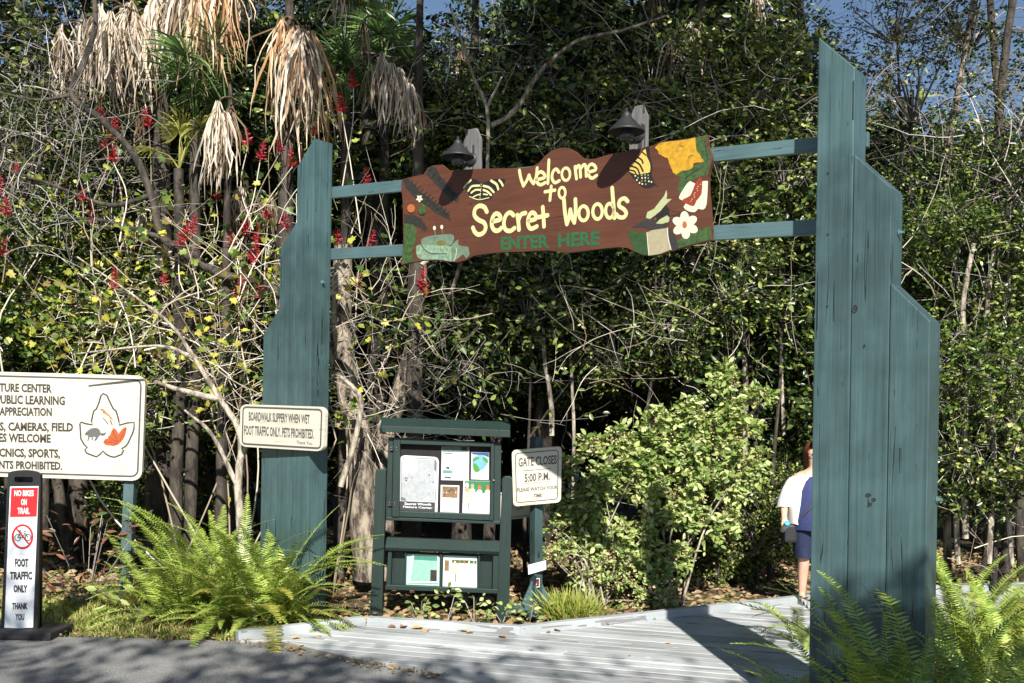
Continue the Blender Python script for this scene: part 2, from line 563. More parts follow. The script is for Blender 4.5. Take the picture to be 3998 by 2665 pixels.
# boardwalk: planks laid one by one, edge boards round it
K = [G(930, 2500, 0.03), G(1430, 2440, 0.03), G(2031, 2478, 0.03), G(3120, 2356, 0.03), G(3460, 2318, 0.03), G(4300, 2292, 0.03)]
right = [G(4300, 2370, 0.03), G(3500, 2440, 0.03), G(3250, 2560, 0.03), Vector((2.35, 6.9, 0.03)), Vector((1.9, 5.3, 0.03)), Vector((1.6, 5.2, 0.03)), Vector((0.6, 6.3, 0.03))]
POLY = [(k.x, k.y) for k in K] + [(k.x, k.y) for k in right] + [(E2.x, E2.y), (E1.x, E1.y), (E0.x, E0.y)]
boardwalk = empty('boardwalk', loc=(0, 0, 0), kind='structure')
PHI = math.radians(15.5)
pu, pq = np.array([math.cos(PHI), -math.sin(PHI)]), np.array([math.sin(PHI), math.cos(PHI)])
PP = np.array([[np.dot(p, pu), np.dot(p, pq)] for p in POLY])
def scan(q):
    xs = []
    n = len(PP)
    for i in range(n):
        a, b = PP[i], PP[(i + 1) % n]
        if (a[1] - q) * (b[1] - q) < 0:
            xs.append(a[0] + (b[0] - a[0]) * (q - a[1]) / (b[1] - a[1]))
    return sorted(xs)
q = PP[:, 1].min() + 0.01
nplank = 0
while q < PP[:, 1].max():
    wd = 0.1335
    s0, s1, sm_ = scan(q + 0.004), scan(q + wd), scan(q + wd / 2)
    for j in range(0, len(sm_) - 1, 2):
        if len(s0) == len(s1) == len(sm_): a0, a1, b0, b1 = s0[j], s0[j + 1], s1[j], s1[j + 1]
        else: a0 = b0 = sm_[j]; a1 = b1 = sm_[j + 1]
        if a1 - a0 < 0.05 and b1 - b0 < 0.05: continue
        dz = random.uniform(-0.0035, 0.0035)
        cuts = [0.0]
        if a1 - a0 > 3.0 and random.random() < 0.7: cuts.append(random.uniform(0.3, 0.7))
        cuts.append(1.0)
        for c0, c1 in zip(cuts, cuts[1:]):
            g0 = 0.003 if c0 > 0 else 0; g1 = 0.003 if c1 < 1 else 0
            A0, A1 = a0 + (a1 - a0) * c0 + g0, a0 + (a1 - a0) * c1 - g1
            B0, B1 = b0 + (b1 - b0) * c0 + g0, b0 + (b1 - b0) * c1 - g1
            cor = [(A0, q + 0.004), (A1, q + 0.004), (B1, q + wd), (B0, q + wd)]
            bm = bmesh.new()
            top = [bm.verts.new((s, t, 0.03 + dz + random.uniform(-.001, .001))) for s, t in cor]
            bot = [bm.verts.new((s, t, -0.005)) for s, t in cor]
            bm.faces.new(top); bm.faces.new(bot[::-1])
            for i in range(4): bm.faces.new((top[i], bot[i], bot[(i + 1) % 4], top[(i + 1) % 4]))
            bmesh.ops.bevel(bm, geom=[e for e in bm.edges if all(v in top for v in e.verts)], offset=0.004, segments=1, affect='EDGES', clamp_overlap=True)
            o = put('plank', bm_mesh('plank', bm, DECK), boardwalk)
            o.rotation_euler = (0, 0, -PHI)
            nplank += 1
    q += 0.143
KERBM = wood('kerb paint', (0.40, 0.43, 0.44), crack=(0.2, 0.2, 0.2), grain=(0.6, 12, 12), rough=0.6, crack_amt=0.02, vary=0.12, stain=0.25, per_object=0.2)
def kerb(a, b, h=0.085, w=0.085, z0=0.02):
    a, b = Vector((a.x, a.y, 0)), Vector((b.x, b.y, 0))
    d = b - a
    bm = bmesh.new()
    n = max(1, round(d.length / 2.4))
    ang = math.atan2(d.y, d.x)
    for i in range(n):
        o = box_obj('edge_board', boardwalk, KERBM, 0.002, d.length / n - 0.002, -0.0, w, -0.05, z0 + h + random.uniform(-.003, .003), 0.006)
        p = a + d * (i / n)
        o.location = p
        o.rotation_euler = (0, 0, ang)
for a, b in zip(K, K[1:]): kerb(a, b)

# ------------------------------------------------------------------ entrance arch
PH = 37.6 * math.pi / 180
Cl = W(1213, 1400, 9.3); Cl.z = 0
Cr = W(3630, 1500, 5.85); Cr.z = 0
S = 0.238
PLl, PLr = PL(Cl, PH), PL(Cr, PH)
arch = empty('entrance_arch', 'teal timber entrance arch of two stepped posts joined by two rails over the boardwalk', 'arch', loc=(Cl.x, Cl.y, 0))
arch_w = Matrix.Translation((Cl.x, Cl.y, 0))
def under(o, root, frame):
    """parent o to root (an unrotated empty) while its mesh lives in frame's coordinates"""
    o.parent = root
    o.matrix_basis = Matrix.Translation(-Vector(root.location)) @ frame
for pl, cfg in ((PLl, ((-S, 4.62, 1), (-2 * S, 3.84, 1), (-3 * S, 3.01, 1))), (PLr, ((-3 * S, 4.49, -1), (-2 * S, 3.70, -1), (-S, 2.87, -1)))):
    for s0, top, sg in cfg:
        hl, hr = (top - S * 1.02, top) if sg > 0 else (top, top - S * 1.02)
        bm = bmesh.new()
        bm_prism(bm, [(0, -0.35), (S - 0.003, -0.35), (S - 0.003, hr), (0, hl)], 0, S, 0.007)
        o = put('timber', bm_mesh('timber', bm, TEAL))
        under(o, arch, pl.frame() @ Matrix.Translation((s0, random.uniform(-0.003, 0.003), 0)))
# rails, on the back of the posts, traced at both ends
PLrail = PL(Cl + PLl.b * (S + 0.002), PH)
for (yl0, yl1, yr0, yr1) in ((728, 772, 533, 590), (969, 1012, 855, 915)):
    l0, l1 = PLrail.st(1300, yl0), PLrail.st(1300, yl1)
    r0, r1 = PLrail.st(3190, yr0), PLrail.st(3190, yr1)
    dx = r0[0] - l0[0]
    def ext(p, q_, s): return p[1] + (q_[1] - p[1]) * (s - p[0]) / (q_[0] - p[0])
    sa, sb = l0[0] - 0.25, r0[0] + S + 0.10
    bm = bmesh.new()
    bm_prism(bm, [(sa, ext(l1, r1, sa)), (sb, ext(l1, r1, sb)), (sb, ext(l0, r0, sb)), (sa, ext(l0, r0, sa))], 0, 0.042, 0.004)
    under(put('rail', bm_mesh('rail', bm, TEALRAIL)), arch, PLrail.frame())
# bolts: heads with washers on the end faces
def bolt(M):
    bm = bmesh.new()
    bm_lathe(bm, [(0, 0), (0.022, 0), (0.022, 0.004), (0.013, 0.005)], 14)
    bm_lathe(bm, [(0.013, 0.004), (0.013, 0.016), (0.009, 0.019), (0.009, 0.034), (0.0, 0.035)], 6)
    o = put('bolt', bm_mesh('bolt', bm, flat('painted bolt', (0.12, 0.22, 0.23), 0.4, 0.3)))
    under(o, arch, M)
RX = Matrix.Rotation(math.radians(90), 4, 'Y')
for pl, px, py, s_off in ((PLl, 1258, 1102, 0.0), (PLl, 1246, 2285, 0.0), (PLr, 3509, 908, -S), (PLr, 3658, 1950, 0.0), (PLr, 3373, 205, -2 * S)):
    # intersect with the end face (s = s_off)
    d = ray(px, py); c = Vector((0, 0, CAMZ))
    t = (pl.o + pl.u * s_off - c).dot(pl.u) / d.dot(pl.u)
    qv = c + d * t - pl.o
    under_M = pl.frame() @ Matrix.Translation((s_off, qv.dot(pl.b), qv.dot(pl.v))) @ RX
    bolt(under_M)

def jag(pts, amp=5, n=3):
    out = []
    m = len(pts)
    for i in range(m):
        a_, b_ = pts[i], pts[(i + 1) % m]
        for k in range(n):
            t = k / n
            j = 0 if k == 0 else random.uniform(-amp, amp)
            out.append((a_[0] + (b_[0] - a_[0]) * t + j, a_[1] + (b_[1] - a_[1]) * t + (random.uniform(-amp, amp) if k else 0)))
    return out
# knots in the paint and popped plugs
for pl, marks in ((PLl, ((1085, 1375, 7, 22), (1062, 1790, 8, 12), (1120, 1240, 3, 5), (1190, 1230, 3, 9), (1050, 2000, 5, 8))), (PLr, ((3338, 1205, 9, 13), (3390, 1932, 9, 6), (3412, 1950, 7, 5), (3398, 1968, 5, 6), (3560, 1588, 12, 11), (3232, 676, 4, 4), (3232, 915, 4, 4), (3230, 1196, 4, 4), (3375, 1350, 4, 5), (3560, 1880, 4, 4), (3600, 1895, 4, 4)))):
    for px, py, rx, ry in marks:
        s_, t_ = pl.st(px, py, 0)
        bm = bmesh.new()
        sc_ = (9.3 if pl is PLl else 6.0) / 3800 * 1.2
        bm_lathe(bm, [(0, -0.0015), (rx * sc_ * .7, -0.002), (rx * sc_, 0.001)], 12, Matrix.Translation((s_, -0.0015, t_)) @ Matrix.Diagonal((1, 1, ry / rx, 1)) @ Matrix.Rotation(math.radians(90), 4, 'X'))
        under(put('knot', bm_mesh('knot', bm, flat('open knot', (0.014, 0.022, 0.02), 0.8, vary=0.5, scale=120))), arch, pl.frame())

# ------------------------------------------------------------------ carved welcome sign
PLs = PL(Cl + PLl.b * (S - 0.036), PH)       # its front face
C3 = (1400, 400, 1.5687)
A0 = Art(PLs, 0.0, C3)
OUT = [(262, 470), (300, 460), (400, 440), (420, 402), (455, 384), (510, 379), (530, 398), (550, 418), (600, 412), (690, 408), (780, 403), (900, 402), (1000, 400), (1060, 394), (1100, 375), (1135, 332), (1180, 293), (1240, 275), (1290, 278), (1330, 300), (1370, 340), (1410, 348), (1450, 343), (1530, 318),
       (1700, 286), (1800, 262), (1850, 240), (2000, 222), (2080, 208), (2138, 196), (2136, 260), (2160, 320), (2166, 350), (2152, 400), (2140, 450), (2142, 520), (2150, 600), (2158, 700), (2163, 780), (2164, 842), (2100, 855), (2000, 882), (1900, 910), (1850, 930), (1800, 938), (1740, 935), (1690, 913),
       (1650, 888), (1590, 884), (1520, 890), (1450, 898), (1380, 908), (1300, 917), (1250, 917), (1170, 905), (1080, 906), (1000, 912), (925, 913), (850, 918), (760, 928), (700, 936), (660, 962), (600, 978), (540, 972), (480, 965), (400, 966), (340, 975), (300, 984), (261, 996), (266, 930), (276, 860), (273, 780), (272, 700), (270, 600), (262, 530)]
wsign = empty('welcome_sign', 'wavy edged brown wooden sign reading Welcome to Secret Woods, painted with flowers and butterflies', 'sign', M=PLs.frame())
q2 = [A0.p(x, y) for x, y in OUT]
prism_obj('board', wsign, BROWN, q2, 0.0, 0.032, 0.003)
def fl(n, rgb255, v=0.12, sc=40.0, r=0.65): return flat(n, tuple(min(0.9, c * 0.62) for c in srgb(rgb255)), r, vary=v, scale=sc)
YEL = fl('cream yellow paint', (255, 248, 178), 0.04)
PB = fl('black paint', (34, 28, 26)); PG = fl('leaf green paint', (70, 100, 48), 0.5, 30); PDG = fl('dark moss paint', (50, 50, 42), 0.6, 45)
PY = fl('gold paint', (225, 172, 40), 0.28, 26); PO = fl('orange paint', (205, 120, 60)); PW = fl('petal white paint', (255, 250, 220), 0.05)
PR = fl('rust red paint', (165, 66, 38), 0.25, 60); PM = fl('mint paint', (150, 180, 150), 0.4, 30); PM2 = fl('grey mint paint', (125, 150, 125), 0.25, 22)
PE = fl('faded green lettering', (40, 112, 66), 0.3, 45); PC = fl('stone cream paint', (195, 185, 150), 0.12, 30); PGR = fl('slate paint', (60, 58, 56), 0.3)
PX = fl('pale leaf edge', (205, 215, 160), 0.1); PGD = fl('deep green paint', (52, 88, 44), 0.3, 20)
lt = Art(PLs, -0.0012, C3)
w1, w2 = 17, 22
lt.cyc = 4
for st_ in ([(985, 415), (994, 462), (1010, 510)], [(1010, 510), (1030, 478), (1044, 444)], [(1044, 444), (1056, 474), (1072, 496)], [(1072, 496), (1088, 452), (1094, 400)],
            [(1090, 472), (1140, 458), (1134, 434), (1112, 424), (1091, 448), (1093, 486), (1114, 503), (1143, 490)],
            [(1166, 352), (1163, 420), (1160, 494)], [(1228, 426), (1210, 407), (1191, 424), (1185, 462), (1202, 490), (1230, 478)],
            [(1326, 392), (1330, 430), (1335, 466)], [(1330, 410), (1345, 386), (1356, 398), (1360, 455)], [(1360, 405), (1380, 380), (1392, 394), (1395, 450)],
            [(1408, 426), (1452, 411), (1446, 386), (1424, 377), (1405, 400), (1408, 442), (1430, 463), (1458, 446)]):
    lt.stroke(st_, w1, YEL)
lt.oval(1270, 438, 25, 38, w1 - 2, YEL)
for st_ in ([(1180, 512), (1176, 555), (1172, 598)], [(1142, 546), (1203, 536)]): lt.stroke(st_, w1, YEL)
lt.oval(1247, 552, 20, 33, w1 - 2, YEL)
for st_ in ([(786, 668), (770, 640), (740, 632), (714, 652), (710, 690), (735, 718), (768, 735), (779, 765), (765, 796), (735, 808), (712, 792), (700, 766)],
            [(822, 728), (868, 714), (862, 688), (840, 680), (820, 706), (816, 752), (834, 782), (858, 782), (874, 768)],
            [(950, 690), (928, 673), (902, 692), (890, 738), (900, 776), (928, 786), (956, 768)],
            [(973, 688), (979, 730), (983, 778)], [(980, 718), (996, 685), (1022, 676)],
            [(1042, 724), (1086, 710), (1080, 682), (1060, 674), (1042, 700), (1038, 745), (1056, 772), (1092, 758)],
            [(1128, 640), (1133, 700), (1136, 758)], [(1100, 702), (1158, 690)],
            [(1258, 594), (1264, 670), (1276, 744)], [(1276, 744), (1290, 700), (1297, 655)], [(1297, 655), (1306, 700), (1322, 735)], [(1322, 735), (1330, 660), (1328, 592)],
            [(1553, 522), (1560, 610), (1568, 706)], [(1648, 604), (1628, 586), (1600, 600), (1596, 632), (1624, 652), (1640, 678), (1624, 702), (1594, 700), (1580, 684)]):
    lt.stroke(st_, w2, YEL)
lt.oval(1378, 678, 29, 44, w2 - 3, YEL); lt.oval(1464, 667, 29, 46, w2 - 3, YEL); lt.oval(1538, 662, 25, 44, w2 - 3, YEL)
lt.build('lettering', wsign)
eh = Art(PLs, -0.0012, C3)
eh.text('ENTER', (872, 822), (1165, 805), (1168, 888), (872, 905), PE, bold=0.035)
eh.text('HERE', (1222, 800), (1475, 785), (1480, 872), (1222, 888), PE, bold=0.035)
eh.build('faded_lettering', wsign)
# zebra longwing butterfly
z = Art(PLs, -0.001, C3)
z.poly([(640, 520), (700, 465), (748, 492), (765, 492), (820, 470), (893, 468), (888, 505), (850, 535), (822, 560), (815, 585), (780, 598), (730, 597), (690, 582), (672, 560), (668, 545)], PB, 3)
for st_, w_ in (([(645, 522), (665, 495), (688, 475)], 9), ([(672, 540), (695, 512), (740, 508)], 10), ([(690, 552), (715, 535), (745, 534)], 9), ([(702, 578), (725, 566), (745, 562)], 6), ([(765, 510), (800, 520), (828, 548)], 11), ([(765, 535), (790, 545), (812, 566)], 10), ([(812, 478), (845, 500), (856, 530)], 12), ([(862, 475), (876, 492), (884, 508)], 11), ([(680, 575), (735, 594), (800, 582)], 4), ([(765, 560), (790, 564)], 7)):
    z.stroke(st_, w_, YEL)
for i in range(7): z.ell(752 - i * 1.2, 500 + i * 14, 3.4, 3.4, YEL, 8)
z.build('painted_butterfly', wsign)
# swallowtail
z = Art(PLs, -0.001, C3)
z.poly([(1745, 282), (1778, 268), (1785, 330), (1800, 390), (1795, 440), (1812, 490), (1838, 520), (1815, 505), (1790, 520), (1745, 520), (1700, 480), (1655, 425), (1650, 400), (1690, 350), (1730, 320)], PB, 3)
z.poly([(1738, 300), (1758, 284), (1765, 330), (1785, 372), (1784, 425), (1750, 432), (1715, 440), (1662, 425), (1660, 392), (1690, 360), (1712, 340)], fl('swallowtail yellow', (250, 215, 110), 0.1), 2)
for st_, w_ in (([(1712, 335), (1735, 352), (1742, 372)], 9), ([(1690, 358), (1722, 380), (1742, 420)], 10), ([(1668, 388), (1705, 402), (1722, 436)], 9), ([(1735, 300), (1760, 322)], 7), ([(1660, 412), (1690, 420), (1700, 438)], 8)):
    z.stroke(st_, w_, PB)
for i, (x, y) in enumerate([(1695, 448), (1712, 460), (1705, 474), (1735, 445), (1737, 462), (1735, 480), (1738, 498), (1755, 442), (1757, 460), (1756, 478), (1775, 445), (1776, 463), (1779, 482), (1760, 500), (1795, 486), (1722, 492)]):
    z.ell(x, y, 5, 6, (YEL, PM, PO)[i % 3 if i % 5 == 0 else i % 2], 8)
z.build('painted_butterfly', wsign)
# corner leaves and golden leaf
z = Art(PLs, -0.0008, C3)
z.poly([(2060, 214), (2132, 199), (2132, 262), (2158, 335), (2148, 400), (2136, 440), (2070, 460), (2010, 500), (1960, 560), (1952, 520), (1975, 460), (1930, 440), (2020, 400), (2110, 365), (2100, 330), (2068, 290)], PG)
z.poly([(2158, 760), (2160, 838), (2100, 850), (2000, 878), (1915, 905), (1930, 860), (1990, 820), (2050, 790), (2110, 768)], PG)
z.poly([(1912, 770), (1950, 840), (1955, 895), (1900, 908), (1870, 850), (1880, 790)], PGR, 2)
z.poly([(1645, 785), (1700, 790), (1762, 800), (1770, 870), (1774, 934), (1742, 931), (1692, 910), (1672, 860)], PGD)
z.build('painted_leaf', wsign)
z = Art(PLs, -0.003, C3)
z.poly(jag([(1815, 275), (1852, 245), (2000, 226), (2064, 214), (2068, 290), (2096, 328), (2118, 362), (2050, 372), (2040, 405), (1985, 415), (1945, 442), (1925, 430), (1908, 385), (1895, 345), (1870, 330), (1840, 318), (1835, 300)]), PY)
for st_ in ([(1968, 262), (1988, 272)], [(2020, 340), (2030, 325), (2045, 322)], [(2120, 230), (2135, 330)], [(2090, 400), (2000, 460)]): z.stroke(st_, 4, PGR)
z.build('painted_leaf', wsign)
# flowers
z = Art(PLs, -0.0012, C3)
z.poly([(2140, 480), (2132, 620), (2110, 655), (2080, 650), (2060, 670), (2020, 665), (1990, 640), (2005, 610), (1965, 590), (1968, 565), (1995, 520), (2030, 480), (2070, 500), (2110, 480)], PW, 2)
z.poly([(2090, 455), (2105, 478), (2100, 560), (2070, 600), (2052, 635), (2010, 620), (1980, 612), (1990, 590), (2030, 570), (2052, 520), (2070, 480)], PR, 2)
for k_ in range(9): z.ell(2088 + 6 * math.cos(k_ * 2.1) - k_ * 6, 500 + k_ * 13, 3, 3, PW, 6)
for k_ in range(6):
    a = k_ * math.pi / 3 + 0.45
    z.ell(2001 + 46 * math.cos(a), 750 + 48 * math.sin(a), 38, 27, PW, 14, a)
z.ell(1998, 748, 14, 22, PO, 14)
z.build('painted_flower', wsign)
# crested bird
z = Art(PLs, -0.0014, C3)
z.poly([(1760, 706), (1768, 670), (1810, 650), (1840, 610), (1872, 570), (1885, 534), (1890, 560), (1886, 590), (1918, 590), (1880, 625), (1850, 662), (1810, 695), (1785, 712)], PX)
z.poly([(1800, 705), (1850, 665), (1880, 625), (1900, 650), (1905, 690), (1860, 700), (1830, 720)], PB)
z.poly([(1670, 765), (1745, 720), (1800, 708), (1830, 722), (1905, 728), (1902, 745), (1850, 778), (1800, 778), (1740, 762)], PGR)
z.poly([(1822, 740), (1845, 715), (1890, 690), (1905, 705), (1900, 730), (1860, 742)], PX)
z.ell(1818, 712, 8, 8, PR, 10)
z.poly([(1768, 795), (1800, 780), (1890, 768), (1897, 830), (1912, 900), (1850, 925), (1800, 934), (1776, 936), (1770, 870)], PC)
z.stroke([(1766, 795), (1772, 870), (1778, 934)], 4, PW); z.stroke([(1892, 768), (1897, 830), (1914, 900)], 5, PW)
z.build('painted_bird', wsign)
# mossy branches, frog-like pale leaves and small blossoms at the left
z = Art(PLs, -0.0008, C3)
z.poly(jag([(420, 404), (455, 388), (470, 392), (500, 450), (560, 520), (620, 580), (610, 605), (560, 590), (500, 530), (450, 470), (408, 438)]), PDG)
z.poly(jag([(272, 470), (300, 464), (330, 490), (400, 560), (480, 620), (560, 690), (545, 712), (480, 680), (400, 620), (330, 570), (285, 520)]), PDG)
z.poly(jag([(276, 680), (350, 690), (390, 720), (420, 770), (415, 790), (360, 760), (282, 740)]), PDG)
z.poly([(280, 740), (330, 745), (360, 780), (350, 840), (330, 920), (340, 972), (300, 980), (266, 990), (268, 930), (280, 860)], PG)
for i in range(26):
    t = i / 26; x, y = 300 + 260 * t, 478 + 225 * t
    z.stroke([(x, y), (x + 10 + 12 * random.random(), y + (26 if i % 2 else -20))], 5, PDG, 0)
for i in range(12):
    t = i / 12; x, y = 440 + 170 * t, 410 + 185 * t
    z.stroke([(x, y), (x + 6, y + (24 if i % 2 else -20))], 5, PDG, 0)
z.ell(325, 648, 24, 26, PO); z.ell(392, 655, 26, 32, PG)
z.build('painted_branch', wsign)
z = Art(PLs, -0.0016, C3)
for k_ in range(5):
    a = k_ * 2 * math.pi / 5 + 0.3
    z.ell(373 + 11 * math.cos(a), 587 + 13 * math.sin(a), 10, 7, PW, 8, a)
for x, y in ((465, 768), (510, 762)):
    z.ell(x, y, 9, 14, PW, 10); z.stroke([(x + 2, y + 12), (x + 6, y + 42)], 4, PM2)
z.build('painted_blossom', wsign)
z = Art(PLs, -0.0014, C3)
z.poly([(385, 835), (440, 815), (560, 805), (585, 820), (580, 850), (560, 875), (480, 880), (390, 870)], PM2, 2)
z.poly([(352, 900), (356, 875), (400, 868), (500, 875), (570, 880), (590, 905), (580, 970), (540, 968), (480, 960), (400, 962), (360, 945)], PM, 2)
z.poly([(568, 878), (590, 850), (612, 836), (610, 870), (640, 880), (672, 882), (680, 930), (660, 955), (640, 930), (590, 968), (570, 965)], PM2, 1)
z.stroke([(385, 872), (410, 905), (450, 925), (540, 925)], 4, PGR); z.stroke([(585, 968), (600, 920), (598, 890)], 6, PX)
z.ell(505, 860, 30, 16, fl('olive paint', (130, 125, 60), 0.2))
z.build('painted_foliage', wsign)

# ------------------------------------------------------------------ two gooseneck lamps on weathered backing boards
def lamp(px_c, top_y, bot_y, hood_px, hood_y, label, w_px):
    pl = PL(Cl + PLl.b * (S + 0.05), PH)      # backing board stands behind the rails' line
    pl = PL(Cl + PLl.b * (S - 0.004), PH)
    c = pl.st(px_c, (top_y + bot_y) / 2)
    o3 = pl.o + pl.u * c[0]; 
    M = pl.frame().copy(); M.translation = pl.o + pl.u * c[0] + pl.v * c[1]
    root = empty('gooseneck_lamp', label, 'lamp', 'black lamps above the welcome sign', M=M)
    top = pl.st(px_c, top_y)[1] - c[1]
    sh = pl.st(px_c, top_y + 45)[1] - c[1]
    bot = -0.42
    hw = (pl.st(px_c + w_px / 2, bot_y)[0] - c[0])
    bm = bmesh.new()
    bm_prism(bm, [(-hw, bot), (hw, bot), (hw, sh), (hw * 0.45, top), (-hw * 0.45, top), (-hw, sh)], 0.0, 0.03, 0.003)
    put('backing_board', bm_mesh('backing_board', bm, GREYWOOD), root)
    zp = pl.st(px_c, hood_y + 22)[1] - c[1]
    bm = bmesh.new()
    bm_lathe(bm, [(0, 0.02), (0.045, 0.018), (0.058, 0.006), (0.06, 0)], 24, Matrix.Translation((0, -0.001, zp)) @ Matrix.Rotation(math.radians(90), 4, 'X'))
    put('wall_plate', bm_mesh('wall_plate', bm, METAL, True), root)
    # hood, hanging with a level rim 0.26 m out from the board
    e = 0.205
    bm = bmesh.new()
    R_ = 0.135
    prof = [(R_, 0), (R_ + 0.004, 0.006), (R_ - 0.004, 0.016), (0.045, 0.105), (0.034, 0.125), (0.033, 0.14), (0.02, 0.15), (0.010, 0.156), (0.009, 0.18), (0, 0.182)]
    inner = [(R_ - 0.003, 0.001), (R_ - 0.012, 0.012), (0.04, 0.095), (0, 0.1)]
    bm_lathe(bm, prof, 32); bm_lathe(bm, [(R_, 0)] + inner, 32)
    hd = put('hood', bm_mesh('hood', bm, METAL, True), root)
    zh = zp - 0.03
    hd.location = (0.02, -e, zh)
    V, Fq = tubes([(smooth_curve([(0, -0.01, zp), (0, -0.06, zp + 0.045), (0.005, -0.10, zp + 0.05), (0.01, -0.14, zp + 0.0), (0.01, -0.12, zp - 0.06), (0.0, -0.1, zp - 0.085), (0.0, -0.05, zp - 0.05)], 5), 0.011)], 8)
    put('arm', raw_mesh('arm', V, Fq, METAL, True), root)
    V, Fq = tubes([(smooth_curve([(0.005, -0.09, zp + 0.05), (0.01, -0.14, zp + 0.09), (0.02, -e + 0.03, zp + 0.11)], 4), 0.01)], 8)
    put('arm', raw_mesh('arm', V, Fq, METAL, True), root)
    bm = bmesh.new()
    bm_lathe(bm, [(0, 0.1), (0.03, 0.095), (0.032, 0.03), (0.05, 0.0), (0.055, -0.035), (0.045, -0.06), (0, -0.062)], 16)
    b_ = put('lamp_jar', bm_mesh('lamp_jar', bm, flat('smoked glass', (0.04, 0.045, 0.045), 0.12), True), root)
    b_.location = (0.02, -e, zh)
    return root
lamp(1842, 502, 640, 1765, 600, 'black gooseneck lamp at the left end of the welcome sign, above the striped butterfly', 64)
lamp(2492, 411, 560, 2420, 505, 'black gooseneck lamp on a pointed grey board right of the word Welcome', 66)

# ------------------------------------------------------------------ slippery-when-wet sign on the left post
PLw = PL(Cl - PLl.b * 0.055, math.radians(33), 0.0)
q4 = quadmap((938, 1577), (1268, 1588), (1262, 1762), (934, 1742))
def rq(f, m, r, n=5, asp=1.9):
    """rounded outline on a quad with margin m"""
    pts = rrect(m, m * asp, 1 - m, 1 - m * asp, r, n)
    out = []
    for (u, v) in rrect(0, 0, 1, 1, 0.5, n):
        pass
    for cx_, cy_, a0 in ((1 - m - r, m * asp + r * asp, -90), (1 - m - r, 1 - m * asp - r * asp, 0), (m + r, 1 - m * asp - r * asp, 90), (m + r, m * asp + r * asp, 180)):
        for i in range(n + 1):
            a = math.radians(a0 + 90 * i / n)
            out.append(f(cx_ + r * math.cos(a), cy_ + r * asp * math.sin(a)))
    return out
ss = empty('boardwalk_rules_sign', 'small cream sign on the left teal post reading Boardwalk slippery when wet', 'sign', M=PLw.frame())
prism_obj('board', ss, CREAM, [PLw.st(*p) for p in rq(q4, 0.0, 0.075)], 0.0, 0.05, 0.005)
C5 = (920, 1560, 6.192)
z = Art(PLw, -0.001, C5)
GB = fl('grey border paint', (98, 98, 94), 0.15, 60)
z.stroke([((x - 920) * 6.192, (y - 1560) * 6.192) for x, y in rq(q4, 0.035, 0.04)], 34, GB, 0, True)
z.build('border', ss)
z = Art(PLw, -0.001, C5)
z.text('BOARDWALK SLIPPERY WHEN WET', (318, 290), (1790, 360), (1790, 580), (318, 510), GB, bold=0.03)
z.text('FOOT TRAFFIC ONLY. PETS PROHIBITED.', (205, 620), (1890, 715), (1890, 945), (205, 850), GB, bold=0.03)
z.text('Thank You', (1470, 985), (1850, 1015), (1850, 1095), (1470, 1070), GB, bold=0.01)
z.build('lettering', ss)

# ------------------------------------------------------------------ notice board (kiosk)
K4 = (1400, 1600, 1.782)
KO = W(1715, 2420, 9.75); KO.z = 0.0
PLk = PL(KO, math.radians(0), 0.040)
kiosk = empty('notice_board', 'dark green wooden notice board with a roofed glazed case above a leaflet box', 'notice board', M=PLk.frame())
def kp(x, y, k=0.0): return PLk.st(K4[0] + x / K4[2], K4[1] + y / K4[2], k)
def kprism(name, pts, k0, k1, mat=KGREEN, bev=0.004, root=None):
    return prism_obj(name, root or kiosk, mat, [kp(x, y, k0) for x, y in pts], k0, k1, bev)
kprism('post', [(118, 415), (192, 415), (162, 1480), (76, 1480)], 0.0, 0.09)
kprism('post', [(1000, 478), (1018, 462), (1052, 462), (1070, 478), (1044, 1530), (952, 1530)], 0.0, 0.09)
# case: back, frame members, door, glass
kprism('case_back', [(208, 192), (990, 228), (984, 790), (192, 765)], 0.03, 0.10)
kprism('case_stile', [(206, 190), (240, 192), (230, 770), (190, 768)], -0.035, 0.03)
kprism('case_stile', [(945, 228), (992, 230), (986, 792), (940, 790)], -0.035, 0.03)
kprism('case_rail', [(195, 745), (985, 775), (985, 795), (192, 766)], -0.04, 0.0295)
kprism('door_stile', [(243, 192), (290, 195), (282, 745), (232, 742)], -0.055, 0.02)
kprism('door_stile', [(921, 228), (944, 230), (938, 772), (914, 770)], -0.055, 0.02)
kprism('door_rail', [(291, 196), (920, 226), (920, 256), (290, 236)], -0.0545, 0.02)
kprism('door_rail', [(283, 704), (913, 727), (913, 769), (283, 742)], -0.0545, 0.02)
DKB = flat('dark felt', (0.014, 0.012, 0.013), 0.9, vary=0.3, scale=90)
kprism('pin_board', [(292, 238), (918, 258), (912, 724), (284, 702)], 0.018, 0.0295, DKB, 0.0)
for x, y in ((244, 270), (231, 655)):
    o = kprism('hinge', [(x - 26, y - 18), (x + 28, y - 16), (x + 28, y + 14), (x - 26, y + 12)], -0.062, -0.0555, BLACK, 0.001)
    zz = Art(PLk, -0.063, K4)
    for dx, dy in ((-18, -10), (20, -9), (-18, 6), (20, 8)): zz.ell(x + dx, y + dy, 4.5, 4.5, STEEL, 8)
    zz.build('hinge_screw', kiosk)
bm = bmesh.new(); s_, t_ = kp(940, 490, -0.056)
bm_lathe(bm, [(0, 0.018), (0.011, 0.014), (0.012, 0)], 14, Matrix.Translation((s_, -0.055, t_)) @ Matrix.Rotation(math.radians(90), 4, 'X'))
put('door_lock', bm_mesh('door_lock', bm, STEEL, True), kiosk)
